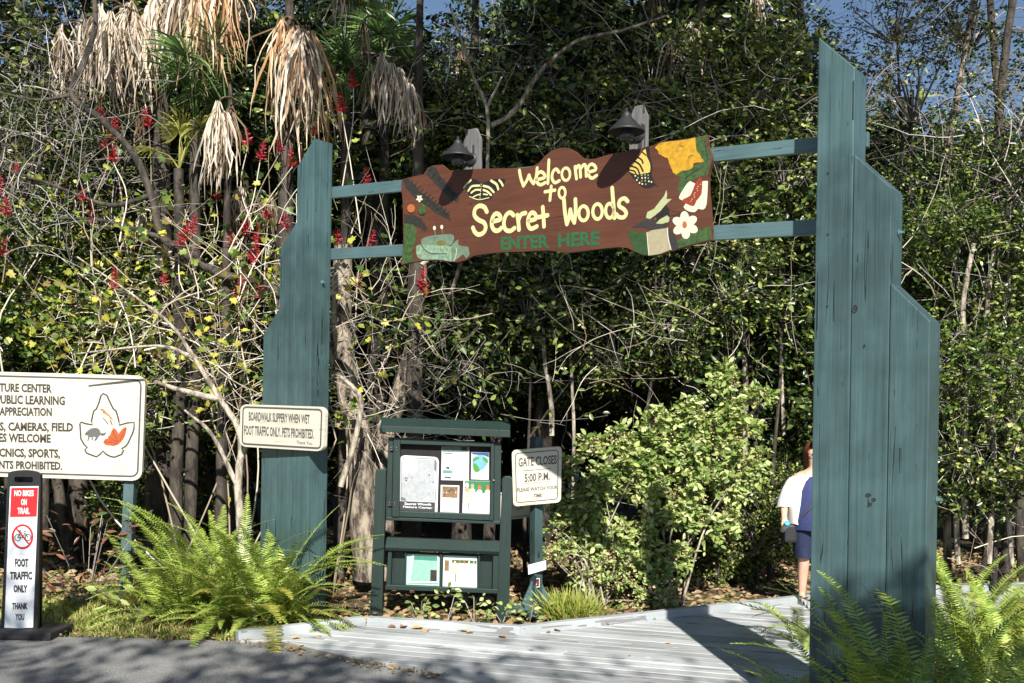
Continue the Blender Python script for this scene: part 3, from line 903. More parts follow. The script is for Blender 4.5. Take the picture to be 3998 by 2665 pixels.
# roofs: sloped profile extruded along the width
def roof(name, xl, xr, y_top_l, y_top_r, drop_px, over, thick=0.03, back=0.12, flare=0):
    a, b = kp(xl, y_top_l, 0), kp(xr, y_top_r, 0)
    c = kp(xl, y_top_l + drop_px, -over)
    h = a[1] - c[1]
    bm = bmesh.new()
    sec = [(back, 0.012), (0.0, 0.02), (-over, -h), (-over + 0.012, -h - 0.028), (-over + 0.04, -h - 0.028), (0.02, -0.03), (back, -0.04)]
    fr = [bm.verts.new((a[0], y, a[1] + dz)) for y, dz in sec]
    bk = [bm.verts.new((b[0], y, b[1] + dz)) for y, dz in sec]
    bm.faces.new(fr[::-1]); bm.faces.new(bk)
    n = len(sec)
    for i in range(n): bm.faces.new((fr[i], fr[(i + 1) % n], bk[(i + 1) % n], bk[i]))
    put(name, bm_mesh(name, bm, KGREEN), kiosk)
roof('roof', 162, 1056, 64, 96, 66, 0.14, back=0.22)
kprism('fascia', [(164, 110), (1055, 142), (1055, 190), (166, 152)], -0.150, -0.141, bev=0.002)
roof('shelf_hood', 196, 982, 900, 928, 58, 0.09)
# leaflet box
kprism('box_back', [(215, 985), (950, 1010), (940, 1265), (200, 1235)], 0.04, 0.10)
kprism('box_side', [(205, 985), (232, 986), (222, 1240), (190, 1238)], -0.05, 0.0395)
kprism('box_side', [(936, 1010), (975, 1012), (966, 1270), (930, 1268)], -0.05, 0.0395)
kprism('box_rail', [(190, 1216), (968, 1248), (968, 1277), (186, 1250)], -0.065, 0.0)
kprism('divider', [(322, 988), (334, 988), (328, 1222), (314, 1222)], -0.04, 0.038)
kprism('divider', [(566, 1000), (584, 1000), (578, 1236), (562, 1234)], -0.04, 0.038)
kprism('divider', [(832, 1008), (846, 1008), (842, 1244), (828, 1244)], -0.04, 0.038)
CLR = flat('white acrylic', (0.55, 0.66, 0.62), 0.2, vary=0.02)
kprism('leaflet_holder', [(330, 1000), (568, 1010), (562, 1232), (324, 1225)], 0.0, 0.006, flat('pale green acrylic', (0.35, 0.6, 0.5), 0.2, vary=0.05), 0.001)
kprism('leaflet_holder', [(590, 1010), (824, 1020), (824, 1242), (584, 1235)], 0.0, 0.006, CLR, 0.001)

def sheet_on(name, label, pts, k, group=None, paper=PAPER, cat='notice', thick=0.003, sm=False):
    root = empty(name, label, cat, group, M=PLk.frame())
    q_ = [kp(x, y, k) for x, y in pts]
    prism_obj('paper', root, paper, q_, k, k + thick, 0.0)
    return root, Art(PLk, k - 0.0008, K4)
MAPG = fl('map grey', (196, 201, 204), 0.12, 25)
def c3(x, y): return (x / 4.356 * 1.782 + (1500 - 1400) * 1.782, y / 4.356 * 1.782 + (1700 - 1600) * 1.782)   # close crop -> K4 crop
def P3(*pts): return [c3(x, y) for x, y in pts]
r_, z = sheet_on('trail_map_poster', 'white trail map with rounded black border behind the notice board glass', P3((262, 1262), (275, 390), (300, 350), (350, 335), (860, 362), (910, 385), (930, 440), (905, 1300)), 0.012, cat='map')
z.stroke(P3((285, 1100), (297, 440), (310, 395), (350, 378), (840, 395), (880, 420), (890, 470), (870, 1130)), 4, INK, 0)
z.poly(P3((300, 440), (560, 400), (560, 620), (300, 640)), PAPER)
z.poly(P3((560, 405), (845, 405), (870, 1125), (290, 1105), (295, 640), (560, 620)), MAPG)
z.poly(P3((290, 1040), (350, 1060), (385, 1108), (290, 1104)), fl('map lake', (120, 128, 135)))
z.poly(P3((852, 410), (885, 440), (880, 620), (850, 580)), fl('map lake', (120, 128, 135)))
z.poly(P3((270, 1112), (866, 1135), (862, 1300), (268, 1270)), INK)
z.text('Secret Woods', *P3((345, 1135), (800, 1150), (800, 1190), (345, 1178)), PAPER, bold=0.03)
z.text('Nature Center', *P3((322, 1190), (822, 1212), (822, 1246), (322, 1224)), PAPER, bold=0.03)
z.text('N', *P3((357, 705), (395, 705), (395, 740), (357, 740)), INK, bold=0.03)
z.poly(P3((355, 752), (397, 752), (376, 782)), INK)
z.text('P', *P3((825, 780), (850, 780), (850, 808), (825, 808)), INK, bold=0.03)
z.poly(P3((750, 655), (782, 655), (768, 700)), fl('marker red', (190, 40, 45))); z.ell(*c3(766, 640), 8, 6, PAPER, 10)
for i in range(60):
    x, y = random.uniform(310, 850), random.uniform(450, 1090)
    if x < 560 and y < 640: continue
    a, b = random.uniform(4, 12), random.uniform(3, 9)
    z.poly(P3((x, y), (x + a, y + b), (x - a * 0.4, y + b * 1.4)), random.choice([GB, MAPG, GB, fl('map mid grey', (170, 172, 175))]))
z.build('map_print', r_)
r_, z = sheet_on('info_sheet', 'white printed sheet with green header pinned top centre in the glazed case', P3((980, 180), (1445, 185), (1440, 765), (968, 755)), 0.013)
z.poly(P3((985, 182), (1440, 187), (1438, 285), (985, 275)), fl('header grey green', (120, 140, 132))); z.poly(P3((1310, 190), (1410, 192), (1408, 262), (1310, 255)), PDG)
z.poly(P3((1010, 290), (1170, 295), (1165, 312), (1015, 308)), fl('teal print', (70, 150, 130)))
z.poly(P3((1000, 585), (1160, 590), (1158, 642), (996, 638)), fl('sea green print', (110, 170, 155))); z.poly(P3((1045, 528), (1110, 530), (1108, 578), (1060, 560)), fl('navy print', (60, 90, 130)))
z.poly(P3((1030, 692), (1135, 700), (1132, 732), (1026, 722)), GB)
for y in (330, 355, 380, 420, 460, 500, 595, 640, 680): z.poly(P3((1235, y), (1400, y + 4), (1400, y + 9), (1235, y + 5)), fl('light print', (205, 208, 208)))
z.build('print', r_)
r_, z = sheet_on('island_map', 'small sheet with a blue and green island map at the top right of the case', P3((1485, 282), (1782, 290), (1778, 752), (1475, 742)), 0.013, cat='map')
z.poly(P3((1490, 285), (1780, 292), (1778, 372), (1700, 335), (1500, 320)), fl('deep blue print', (50, 95, 150)))
z.poly(P3((1500, 400), (1560, 340), (1680, 330), (1765, 400), (1760, 470), (1700, 560), (1620, 600), (1530, 610), (1505, 520)), fl('sky blue print', (130, 195, 215)), 2)
z.poly(P3((1502, 400), (1560, 370), (1622, 368), (1600, 400), (1530, 430), (1505, 450)), fl('island green', (80, 165, 60)), 2)
z.poly(P3((1660, 370), (1720, 375), (1762, 420), (1760, 470), (1700, 430)), fl('island green', (80, 165, 60)), 2)
z.poly(P3((1510, 480), (1560, 475), (1620, 560), (1610, 612), (1530, 608)), fl('island green', (80, 165, 60)), 2)
z.build('print', r_)
r_, z = sheet_on('photo_flyer', 'cream flyer with a woodland photograph at the bottom centre of the case', P3((962, 838), (1278, 848), (1270, 1322), (955, 1308)), 0.0125)
z.poly(P3((990, 860), (1252, 868), (1248, 1060), (985, 1050)), fl('photo brown', (150, 120, 85), 0.35, 60))
for i in range(26):
    x, y = random.uniform(1000, 1240), random.uniform(875, 1040)
    z.ell(*c3(x, y), random.uniform(2, 5), random.uniform(3, 9), random.choice([PG, PO, PW, PR, fl('navy print', (60, 90, 130)), PDG]), 7)
for y in (1145, 1190, 1220, 1250, 1280): z.poly(P3((995, y), (1235, y + 5), (1235, y + 11), (995, y + 6)), fl('light print', (205, 208, 208)))
z.build('print', r_)
r_, z = sheet_on('visitor_flyer', 'white flyer with green photo band and small signpost at lower right in the case', P3((1348, 768), (1805, 770), (1795, 1340), (1328, 1325)), 0.0115)
z.poly(P3((1375, 772), (1800, 775), (1798, 990), (1550, 965), (1365, 930)), fl('banner green', (50, 140, 85)))
for x, y, c_ in ((1410, 840, PW), (1500, 860, PC), (1620, 880, PO), (1760, 880, PO)):
    z.ell(*c3(x, y), 13, 18, c_, 12); z.ell(*c3(x, y + 80), 20, 18, PW if x != 1410 else PC, 12)
SGN = fl('pale signpost print', (232, 215, 175))
for y in (965, 1040, 1110): z.poly(P3((1372, y - 18), (1515, y - 14), (1512, y + 12), (1368, y + 8)), SGN)
for y in (1000, 1075): z.ell(*c3(1435, y), 3, 3, PDG, 6)
z.poly(P3((1424, 1140), (1438, 1140), (1434, 1272), (1420, 1270)), fl('post print', (95, 70, 45)))
z.build('print', r_)
r_, z = sheet_on('brochure', 'pale green printed brochure in the left half of the leaflet box', [(372, 1002), (556, 1012), (552, 1205), (346, 1202)], -0.01, cat='leaflet')
z.poly([(384, 1010), (548, 1018), (546, 1194), (360, 1190)], fl('mint print', (160, 215, 195)))
z.poly([(388, 1012), (546, 1020), (545, 1050), (386, 1042)], fl('teal print', (70, 150, 130)))
z.poly([(500, 1112), (544, 1114), (543, 1192), (498, 1190)], PDG)
z.build('print', r_)
r_, z = sheet_on('visitor_leaflet', 'white leaflet with a small trail signpost in the right half of the leaflet box', [(596, 1040), (822, 1046), (820, 1238), (584, 1232)], -0.012, cat='leaflet')
z.poly([(600, 1044), (630, 1045), (628, 1120), (597, 1118)], fl('photo brown', (150, 120, 85), 0.35, 60))
z.poly([(650, 1042), (820, 1048), (820, 1070), (650, 1062)], PG)
for i in range(5): z.ell(670 + i * 33, 1060, 7, 11, random.choice([PW, PC, PO]), 8)
for y in (1070, 1100, 1128): z.poly([(644, y - 7), (702, y - 5), (701, y + 6), (643, y + 4)], SGN)
z.poly([(670, 1138), (676, 1138), (676, 1195), (670, 1195)], fl('post print', (95, 70, 45)))
z.build('print', r_)
# ------------------------------------------------------------------ gate closing sign on its own post, second sign behind
GO = W(2085, 2440, 9.9); GO.z = 0
PLg = PL(GO, math.radians(4), -0.100)
PLp = PL(GO + Vector((0, 0.06, 0)), math.radians(-38), 0.0)
gs = empty('gate_closing_sign', 'cream sign on a teal post reading Gate closes 5:00 P.M.', 'sign', M=PLg.frame())
qg = quadmap((1998, 1757), (2193, 1741), (2190, 1960), (2004, 1977))
prism_obj('board', gs, CREAM, [PLg.st(*p) for p in rq(qg, 0.0, 0.075, asp=0.9)], 0.0, 0.045, 0.006)
C6 = (1960, 1720, 2.3077)
z = Art(PLg, -0.001, C6)
z.stroke([((x - 1960) * 2.3077, (y - 1720) * 2.3077) for x, y in rq(qg, 0.07, 0.06, asp=0.9)], 8, INKG, 0, True)
z.stroke([(195, 272), (440, 250)], 5, INKG, 0); z.stroke([(203, 386), (438, 366)], 3, INKG, 0)
z.build('border', gs)
z = Art(PLg, -0.001, C6)
z.text('GATE CLOSES', (148, 155), (494, 128), (494, 208), (148, 235), INKG, bold=0.025)
z.text('5:00 P.M.', (203, 300), (432, 282), (432, 352), (203, 375), INKG, bold=0.025)
z.text('PLEASE WATCH YOUR', (136, 428), (500, 402), (500, 434), (136, 462), INKG, bold=0.025)
z.text('TIME', (285, 480), (358, 474), (358, 508), (285, 515), INKG, bold=0.025)
z.build('lettering', gs)
# square post turned 38 degrees, sitting in a flared foot
pm = Matrix.Translation(GO + Vector((0.02, 0.115, 0))) @ Matrix.Rotation(-0.012, 4, 'Y') @ Matrix.Rotation(math.radians(33), 4, 'Z')
bm = bmesh.new(); bm_prism(bm, [(-0.048, -0.1), (0.048, -0.1), (0.048, 1.74), (0.03, 1.78), (-0.03, 1.78), (-0.048, 1.74)], -0.048, 0.048, 0.004)
o = put('post', bm_mesh('post', bm, wood('teal post', (0.045, 0.085, 0.085), grain=(14, 14, 0.5), stain=0.4)), gs); o.matrix_basis = PLg.frame().inverted() @ pm
for sx in (-1, 1):
    bm = bmesh.new(); bm_prism(bm, [(sx * 0.05, 0.0), (sx * 0.20, 0.0), (sx * 0.20, 0.03), (sx * 0.05, 0.30)][::sx], -0.012, 0.012, 0.002)
    o = put('foot_bracket', bm_mesh('foot_bracket', bm, TEALRAIL), gs); o.matrix_basis = PLg.frame().inverted() @ pm
bm = bmesh.new(); bm_box(bm, -0.2, 0.3, -0.22, 0.2, -0.02, 0.025, 0.004)
o = put('base_plate', bm_mesh('base_plate', bm, TEALRAIL), gs); o.matrix_basis = PLg.frame().inverted() @ pm
# sign behind
B2 = W(2060, 2000, 10.6); B2.z = 0
PLb = PL(B2, 0.0, -0.075)
bs = empty('half_hidden_sign', 'cream sign mostly hidden behind the gate closing sign, lower edge showing', 'sign', M=PLb.frame())
qb = quadmap((1925, 1925), (2128, 1908), (2124, 2012), (1925, 2036))
prism_obj('board', bs, CREAM, [PLb.st(*p) for p in rq(qb, 0.0, 0.06)], 0.0, 0.04, 0.005)
z = Art(PLb, -0.001)
z.stroke(rq(qb, 0.04, 0.04), 3.4, INKG, 0, True)
z.build('border', bs)
z = Art(PLb, -0.001)
z.text('CH', (2017, 1972), (2043, 1970), (2043, 1989), (2017, 1991), INKG, bold=0.01)
z.build('lettering', bs)
bm = bmesh.new(); bm_box(bm, 0.07, 0.15, 0.045, 0.13, -0.1, 1.3, 0.004)
put('post', bm_mesh('post', bm, MATS['teal post']), bs)
# card and sticker fixed to the post
PLc = PL(pm.translation + Vector((0.0, -0.085, 0)), math.radians(5), -0.20)
cd = empty('paper_card', 'white card stuck at a slant on the gate sign post', 'card', M=PLc.frame())
qc = [(2061, 2205), (2131, 2187), (2133, 2222), (2063, 2243)]
prism_obj('card', cd, PAPER, [PLc.st(*p) for p in qc], 0, 0.002, 0)
z = Art(PLc, -0.0008)
fq = quadmap(*qc)
for v in (0.3, 0.5, 0.7): z.poly([fq(0.1, v), fq(0.9, v), fq(0.9, v + 0.06), fq(0.1, v + 0.06)], MAPG)
z.build('print', cd)
PLc2 = PL(pm.translation + Vector((0.03, -0.075, 0)), math.radians(30), 0.0)
sk = empty('red_sticker', 'small red and black sticker with white border low on the gate sign post', 'sticker', M=PLc2.frame())
qs = [(2084, 2258), (2107, 2256), (2107, 2292), (2085, 2294)]
prism_obj('sticker', sk, PAPER, [PLc2.st(*p) for p in qs], 0, 0.002, 0)
z = Art(PLc2, -0.0008); fq = quadmap(*qs)
z.poly([fq(.12, .1), fq(.88, .1), fq(.88, .88), fq(.12, .88)], PB)
z.stroke([fq(.2, .2), fq(.8, .8)], 5, fl('sign red', (200, 35, 35)), 0); z.ell(*fq(.55, .4), 4, 5, fl('sign red', (200, 35, 35)), 8); z.ell(*fq(.4, .65), 3, 4, PAPER, 8)
z.build('print', sk)

# ------------------------------------------------------------------ large nature centre sign
BO = W(300, 2300, 10.3); BO.z = 0
PLn = PL(BO, 0.0, 0.028)
ns = empty('nature_center_sign', 'large cream wooden sign on teal legs with nature center rules and a leaf outline', 'sign', M=PLn.frame())
qn = quadmap((-700, 1432), (568, 1466), (553, 1877), (-715, 1838))
def rqa(f, m, r, asp, n=5): return rq(f, m, r, n, asp)
prism_obj('board', ns, CREAM, [PLn.st(*p) for p in rqa(qn, 0.0, 0.028, 3.1)], 0.0, 0.05, 0.006)
C7 = (0, 1400, 3.1355)
z = Art(PLn, -0.001, C7)
z.stroke([(x * 3.1355, (y - 1400) * 3.1355) for x, y in rqa(qn, 0.013, 0.02, 3.1)], 22, fl('border grey', (92, 90, 84), 0.2, 60), 0, True)
z.build('border', ns)
IK = fl('engraved grey', (72, 70, 64), 0.25, 50)
z = Art(PLn, -0.001, C7)
for s_, ref, TL, TR, BR, BL in (('NATURE CENTER', 'TURE CENTER', (-8, 298), (635, 312), (635, 418), (-8, 405)), ('PUBLIC LEARNING', None, (-45, 440), (795, 460), (795, 570), (-45, 550)),
        ('APPRECIATION', None, (-8, 590), (635, 600), (635, 705), (-8, 695)), ('S, CAMERAS, FIELD', None, (-5, 775), (895, 785), (895, 892), (-5, 880)),
        ('ES WELCOME', None, (-15, 910), (622, 925), (622, 1030), (-15, 1020)), ('PICNICS, SPORTS,', 'CNICS, SPORTS,', (-10, 1095), (735, 1108), (735, 1215), (-10, 1200)), ('NTS PROHIBITED.', None, (-12, 1245), (762, 1262), (762, 1362), (-12, 1345))):
    z.text(s_, TL, TR, BR, BL, IK, ref, bold=0.04)
z.build('lettering', ns)
z = Art(PLn, -0.001, C7)
LF = [(1262, 425), (1235, 455), (1210, 540), (1180, 615), (1150, 635), (1135, 690), (1120, 760), (1130, 808), (1050, 795), (990, 775), (978, 800), (985, 900), (990, 980), (1030, 1050), (1068, 1085), (1038, 1115), (1060, 1155), (1110, 1175), (1180, 1200), (1225, 1170), (1262, 1130),
      (1300, 1170), (1350, 1195), (1400, 1205), (1440, 1190), (1490, 1170), (1512, 1120), (1490, 1100), (1540, 1070), (1570, 1030), (1600, 960), (1620, 920), (1640, 860), (1642, 780), (1560, 785), (1462, 812), (1455, 760), (1440, 700), (1420, 640), (1385, 610), (1350, 540), (1310, 450)]
z.stroke(LF, 20, IK, 0, True)
z.build('leaf_outline', ns)
z = Art(PLn, -0.0014, C7)
z.poly([(1048, 905), (1075, 880), (1110, 855), (1160, 845), (1205, 855), (1228, 890), (1230, 930), (1205, 955), (1190, 985), (1170, 1003), (1152, 1000), (1172, 960), (1140, 955), (1135, 990), (1118, 998), (1122, 960), (1095, 965), (1085, 1000), (1068, 1003), (1080, 950), (1060, 935), (1035, 938), (1038, 925)], fl('raccoon grey', (112, 112, 112), 0.35, 90), 2)
z.poly([(1228, 905), (1260, 915), (1298, 898), (1300, 915), (1270, 940), (1232, 938)], fl('raccoon grey', (112, 112, 112), 0.35, 90))
for x in (1250, 1272): z.stroke([(x, 912), (x + 3, 940)], 7, PB, 0)
z.ell(1062, 915, 9, 5, PB, 8)
z.build('painted_raccoon', ns)
z = Art(PLn, -0.0014, C7)
z.poly([(1345, 940), (1372, 870), (1392, 845), (1425, 870), (1450, 920), (1495, 860), (1540, 832), (1552, 850), (1535, 930), (1510, 985), (1475, 1020), (1450, 1050), (1395, 1068), (1290, 1055), (1262, 1025), (1285, 985), (1330, 970), (1320, 950)], fl('monarch orange', (205, 95, 40), 0.18, 40), 1)
for st_ in ([(1470, 1020), (1525, 1020)], [(1380, 880), (1440, 1010)], [(1340, 965), (1440, 1020)], [(1280, 1010), (1430, 1040)], [(1540, 850), (1462, 1010)]): z.stroke(st_, 4, PB, 0)
z.build('painted_butterfly', ns)
z = Art(PLn, -0.0014, C7)
z.poly([(1222, 612), (1255, 610), (1275, 620), (1300, 650), (1345, 690), (1385, 745), (1375, 752), (1340, 730), (1330, 700), (1290, 690), (1262, 660)], fl('bird tan', (196, 150, 100), 0.3, 60))
z.poly([(1262, 665), (1300, 690), (1340, 735), (1345, 755), (1290, 740), (1262, 710)], PW)
z.stroke([(1262, 725), (1300, 770), (1325, 800)], 10, PDG, 0); z.stroke([(1350, 755), (1372, 805)], 14, fl('bird brown', (110, 95, 60), 0.3), 0)
z.stroke([(1222, 612), (1250, 620)], 5, PB, 0); z.ell(1272, 660, 9, 6, PB, 8)
z.build('painted_bird', ns)
LEG = wood('teal leg', (0.07, 0.12, 0.125), grain=(14, 14, 0.5), stain=0.35)
for px in (494, -560):
    s_, t_ = PLn.st(px, 1900)
    box_obj('leg', ns, LEG, s_ - 0.055, s_ + 0.055, 0.052, 0.15, -0.15, PLn.st(px, 1560)[1], 0.004)

# ------------------------------------------------------------------ no-bikes trail marker
AO = W(75, 2490, 8.45); AO.z = 0.012
PLa = PL(AO, math.radians(0), 0.030, 0.035)
ab = empty('trail_marker', 'narrow black plastic trail marker with red No bikes on trail panel', 'sign', M=PLa.frame())
C8 = (0, 1820, 2.177)
def ap(x, y, k=0): return PLa.st(x / 2.177, 1820 + y / 2.177, k)
FR = [(68, 62), (100, 42), (150, 34), (205, 31), (260, 35), (310, 45), (342, 72), (345, 150), (318, 1420), (14, 1420), (60, 150)]
HOLE = [(122, 98), (135, 88), (270, 90), (282, 102), (280, 130), (268, 136), (135, 136), (122, 128)]
bm = bmesh.new()
def ring_prism(bm, outer, inner, y0, y1):
    vo = [[bm.verts.new((x, y, z_)) for x, z_ in outer] for y in (y0, y1)]
    vi = [[bm.verts.new((x, y, z_)) for x, z_ in inner] for y in (y0, y1)]
    for vs in (vo, vi):
        n = len(vs[0])
        for i in range(n): bm.faces.new((vs[0][i], vs[0][(i + 1) % n], vs[1][(i + 1) % n], vs[1][i]))
    for k in (0, 1):
        ed = []
        for loop in (vo[k], vi[k]):
            for i in range(len(loop)):
                e = bm.edges.get((loop[i], loop[(i + 1) % len(loop)])) or bm.edges.new((loop[i], loop[(i + 1) % len(loop)]))
                ed.append(e)
        bmesh.ops.triangle_fill(bm, edges=ed, use_beauty=True)
ring_prism(bm, [ap(*p) for p in FR], [ap(*p) for p in HOLE], 0.0, 0.035)
put('frame', bm_mesh('frame', bm, BLACK), ab)
prism_obj('back_leg', ab, BLACK, [ap(75, 60, .1), ap(352, 62, .1), ap(352, 1450, .1), ap(0, 1450, .1)], 0.10, 0.125, 0.004)
prism_obj('panel', ab, flat('white panel', (0.78, 0.8, 0.82), 0.35, vary=0.03), [ap(*p) for p in ((88, 172), (329, 168), (282, 1368), (38, 1386))], -0.004, -0.0005, 0)
RED = flat('panel red', (0.50, 0.018, 0.02), 0.35, vary=0.05)
z = Art(PLa, -0.005, C8)
z.poly([(95, 183), (324, 180), (312, 428), (84, 432)], RED)
z.text('NO BIKES', (122, 203), (288, 203), (286, 253), (121, 253), PAPER, bold=0.03)
z.text('ON', (180, 277), (228, 277), (227, 330), (179, 330), PAPER, bold=0.03)
z.text('TRAIL', (150, 352), (252, 352), (251, 405), (148, 405), PAPER, bold=0.03)
for t_, a in (('FOOT', ((127, 785), (242, 785), (241, 855), (126, 855))), ('TRAFFIC', ((85, 895), (275, 895), (273, 963), (84, 963))), ('ONLY', ((116, 1008), (235, 1008), (233, 1072), (115, 1072))), ('THANK', ((104, 1160), (236, 1160), (234, 1215), (103, 1215))), ('YOU', ((130, 1252), (208, 1252), (206, 1308), (129, 1308)))):
    z.text(t_, *a, INK, bold=0.05)
z.build('lettering', ab)
z = Art(PLa, -0.005, C8)
for cx_, cy_ in ((150, 606), (238, 603)): z.oval(cx_, cy_, 24, 27, 7, INK)
for st_ in ([(150, 606), (172, 562), (212, 568), (192, 606), (150, 606)], [(192, 606), (168, 548)], [(212, 568), (238, 603)], [(205, 552), (222, 556)], [(160, 546), (180, 546)]): z.stroke(st_, 7, INK, 0)
z.oval(192, 597, 84, 98, 18, RED); z.stroke([(138, 525), (246, 660)], 14, RED, 0)
z.build('no_bikes_symbol', ab)
s0, t0 = ap(215, 1400)
box_obj('rubber_base', ab, flat('black rubber', (0.018, 0.018, 0.019), 0.8, vary=0.3), -0.42, 0.33, -0.13, 0.32, 0.0, 0.075, 0.015)

# ------------------------------------------------------------------ person walking out of the woods with a bottle
PY_ = 10.4
def pw(x, y, dy=0.0): return W(3000 + x / 2.41, 1700 + y / 2.41, PY_ + dy)
pc = pw(420, 900); pc.z = 0.03
person = empty('person', 'person in a navy top, white cardigan and navy shorts walking out behind the right post', 'person', loc=pc)
SKIN = flat('skin', (0.62, 0.36, 0.26), 0.5, vary=0.06); NAVY = flat('navy cloth', (0.03, 0.042, 0.13), 0.85, vary=0.2, scale=60, bump=0.3)
WHITE = flat('white knit', (0.82, 0.80, 0.77), 0.9, vary=0.05, bump=0.2, scale=70); HAIR = flat('auburn hair', (0.09, 0.03, 0.015), 0.5, vary=0.4, scale=120)
NAVY2 = flat('navy shorts cloth', (0.012, 0.018, 0.055), 0.85, vary=0.2)
def skin_body():
    J = {}; E = []; 
    def j(n, x, y, z_, r): J[n] = (x, y, z_, r)
    j('pel', 0, 0, .86, .15); j('spine', 0, 0, 1.05, .155); j('chest', 0, -.01, 1.24, .15); j('neckb', 0, 0, 1.39, .075); j('neck', 0, -.01, 1.45, .055); j('hd0', 0, -.02, 1.52, .075); j('hd1', 0, -.015, 1.60, .088); j('hd2', 0, 0, 1.66, .07)
    for s_, n in ((-1, 'l'), (1, 'r')):
        j('sh' + n, s_ * .19, 0, 1.34, .062); j('ua' + n, s_ * .26, .01, 1.2, .058); j('el' + n, s_ * .315, .0, 1.06, .047); j('wr' + n, s_ * .35, -.14, .935, .03)
        j('hip' + n, s_ * .10, 0, .78, .10); j('kn' + n, s_ * .10, -.02 if s_ < 0 else -.1, .46, .062); j('cf' + n, s_ * .10, .01 if s_ < 0 else -.08, .33, .06); j('an' + n, s_ * .10, .03 if s_ < 0 else -.1, .09, .036); j('to' + n, s_ * .11, -.10 if s_ < 0 else -.24, .04, .033)
        E.extend([('neckb', 'sh' + n), ('sh' + n, 'ua' + n), ('ua' + n, 'el' + n), ('el' + n, 'wr' + n), ('pel', 'hip' + n), ('hip' + n, 'kn' + n), ('kn' + n, 'cf' + n), ('cf' + n, 'an' + n), ('an' + n, 'to' + n)])
    E += [('pel', 'spine'), ('spine', 'chest'), ('chest', 'neckb'), ('neckb', 'neck'), ('neck', 'hd0'), ('hd0', 'hd1'), ('hd1', 'hd2')]
    # hand of the bottle arm: palm and five bent fingers
    hx, hy, hz = -.358, -.17, .90
    j('palm', hx, hy, hz, .028); E.append(('wrl', 'palm'))
    for i, (dx, ln) in enumerate(((-.026, .85), (-.009, 1.0), (.009, .95), (.026, .8))):
        j('f%d' % i, hx + dx, hy - .022 * ln, hz - .03, .010); j('g%d' % i, hx + dx, hy - .03, hz - .03 - .028 * ln, .009); j('h%d' % i, hx + dx, hy - .01, hz - .03 - .045 * ln, .008)
        E += [('palm', 'f%d' % i), ('f%d' % i, 'g%d' % i), ('g%d' % i, 'h%d' % i)]
    j('t0', hx + .035, hy - .02, hz + .0, .011); j('t1', hx + .03, hy - .05, hz - .015, .009); E += [('palm', 't0'), ('t0', 't1')]
    names = list(J); idx = {n: i for i, n in enumerate(names)}
    me = bpy.data.meshes.new('body')
    me.from_pydata([J[n][:3] for n in names], [(idx[a], idx[b]) for a, b in E], [])
    o = bpy.data.objects.new('tmp', me); COL.objects.link(o)
    m = o.modifiers.new('s', 'SKIN'); 
    sv = me.skin_vertices[0].data
    for n in names: sv[idx[n]].radius = (J[n][3],) * 2
    sv[idx['pel']].use_root = True
    m2 = o.modifiers.new('sub', 'SUBSURF'); m2.levels = 2; m2.render_levels = 2
    dg = bpy.context.evaluated_depsgraph_get()
    r = bpy.data.meshes.new_from_object(o.evaluated_get(dg))
    bpy.data.objects.remove(o)
    r.materials.clear(); r.materials.append(SKIN)
    for p in r.polygons: p.use_smooth = True; p.material_index = 0
    return r
put('body', skin_body(), person)
def loft(name, rings, mat, seg=24, cap=False, wob_=0.006):
    if name in ('top', 'cardigan_side'): rings = [(a * 1.12, b_, c_, d_ * 1.12, e_ * 1.05) for a, b_, c_, d_, e_ in rings]
    """rings: (cx,cy,cz,rx,ry)"""
    V, Fq = [], []
    for i, (cx_, cy_, cz, rx, ry) in enumerate(rings):
        for k in range(seg):
            a = 2 * math.pi * k / seg
            w_ = 1 + wob_ / max(rx, .03) * math.sin(3 * a + i * 1.3)
            V.append((cx_ + rx * math.cos(a) * w_, cy_ + ry * math.sin(a) * w_, cz + 0.004 * math.sin(5 * a + i)))
    for i in range(len(rings) - 1):
        for k in range(seg):
            Fq.append((i * seg + k, i * seg + (k + 1) % seg, (i + 1) * seg + (k + 1) % seg, (i + 1) * seg + k))
    me = raw_mesh(name, V, [np.array(Fq)], mat, True)
    return put(name, me, person)
loft('top', [(0, -.01, .80, .225, .19), (0, -.015, .90, .232, .21), (0, -.02, 1.0, .222, .205), (0, -.02, 1.12, .212, .20), (0, -.025, 1.22, .205, .20), (0, -.01, 1.32, .17, .15), (0, 0, 1.37, .11, .09)], NAVY)
for s_ in (-1, 1):
    loft('cardigan_side', [(s_ * .16, .04, .86, .10, .17), (s_ * .17, .03, 1.0, .085, .175), (s_ * .165, .02, 1.2, .085, .18), (s_ * .13, .02, 1.34, .10, .14), (s_ * .06, .03, 1.41, .06, .07)], WHITE)
    loft('sleeve', [(s_ * .325, -.03, 1.04, .064, .064), (s_ * .30, .0, 1.12, .078, .078), (s_ * .25, .0, 1.24, .085, .088), (s_ * .19, 0, 1.33, .085, .085), (s_ * .13, 0, 1.365, .05, .06)], WHITE)
    yo = -.01 if s_ < 0 else -.06
    loft('shorts', [(s_ * .105, yo - .005, .50, .098, .10), (s_ * .105, yo / 2, .62, .108, .112), (s_ * .10, 0, .76, .12, .14), (s_ * .08, 0, .86, .125, .15)], NAVY2)
    yb = -.02 if s_ < 0 else -.16
    loft('shoe', [(s_ * .11, yb - .02, -.002, .045, .11), (s_ * .11, yb - .02, .03, .047, .115), (s_ * .108, yb + .0, .065, .042, .085), (s_ * .105, yb + .04, .10, .036, .04)], flat('grey trainer', (0.25, 0.25, 0.26), 0.6), 16)
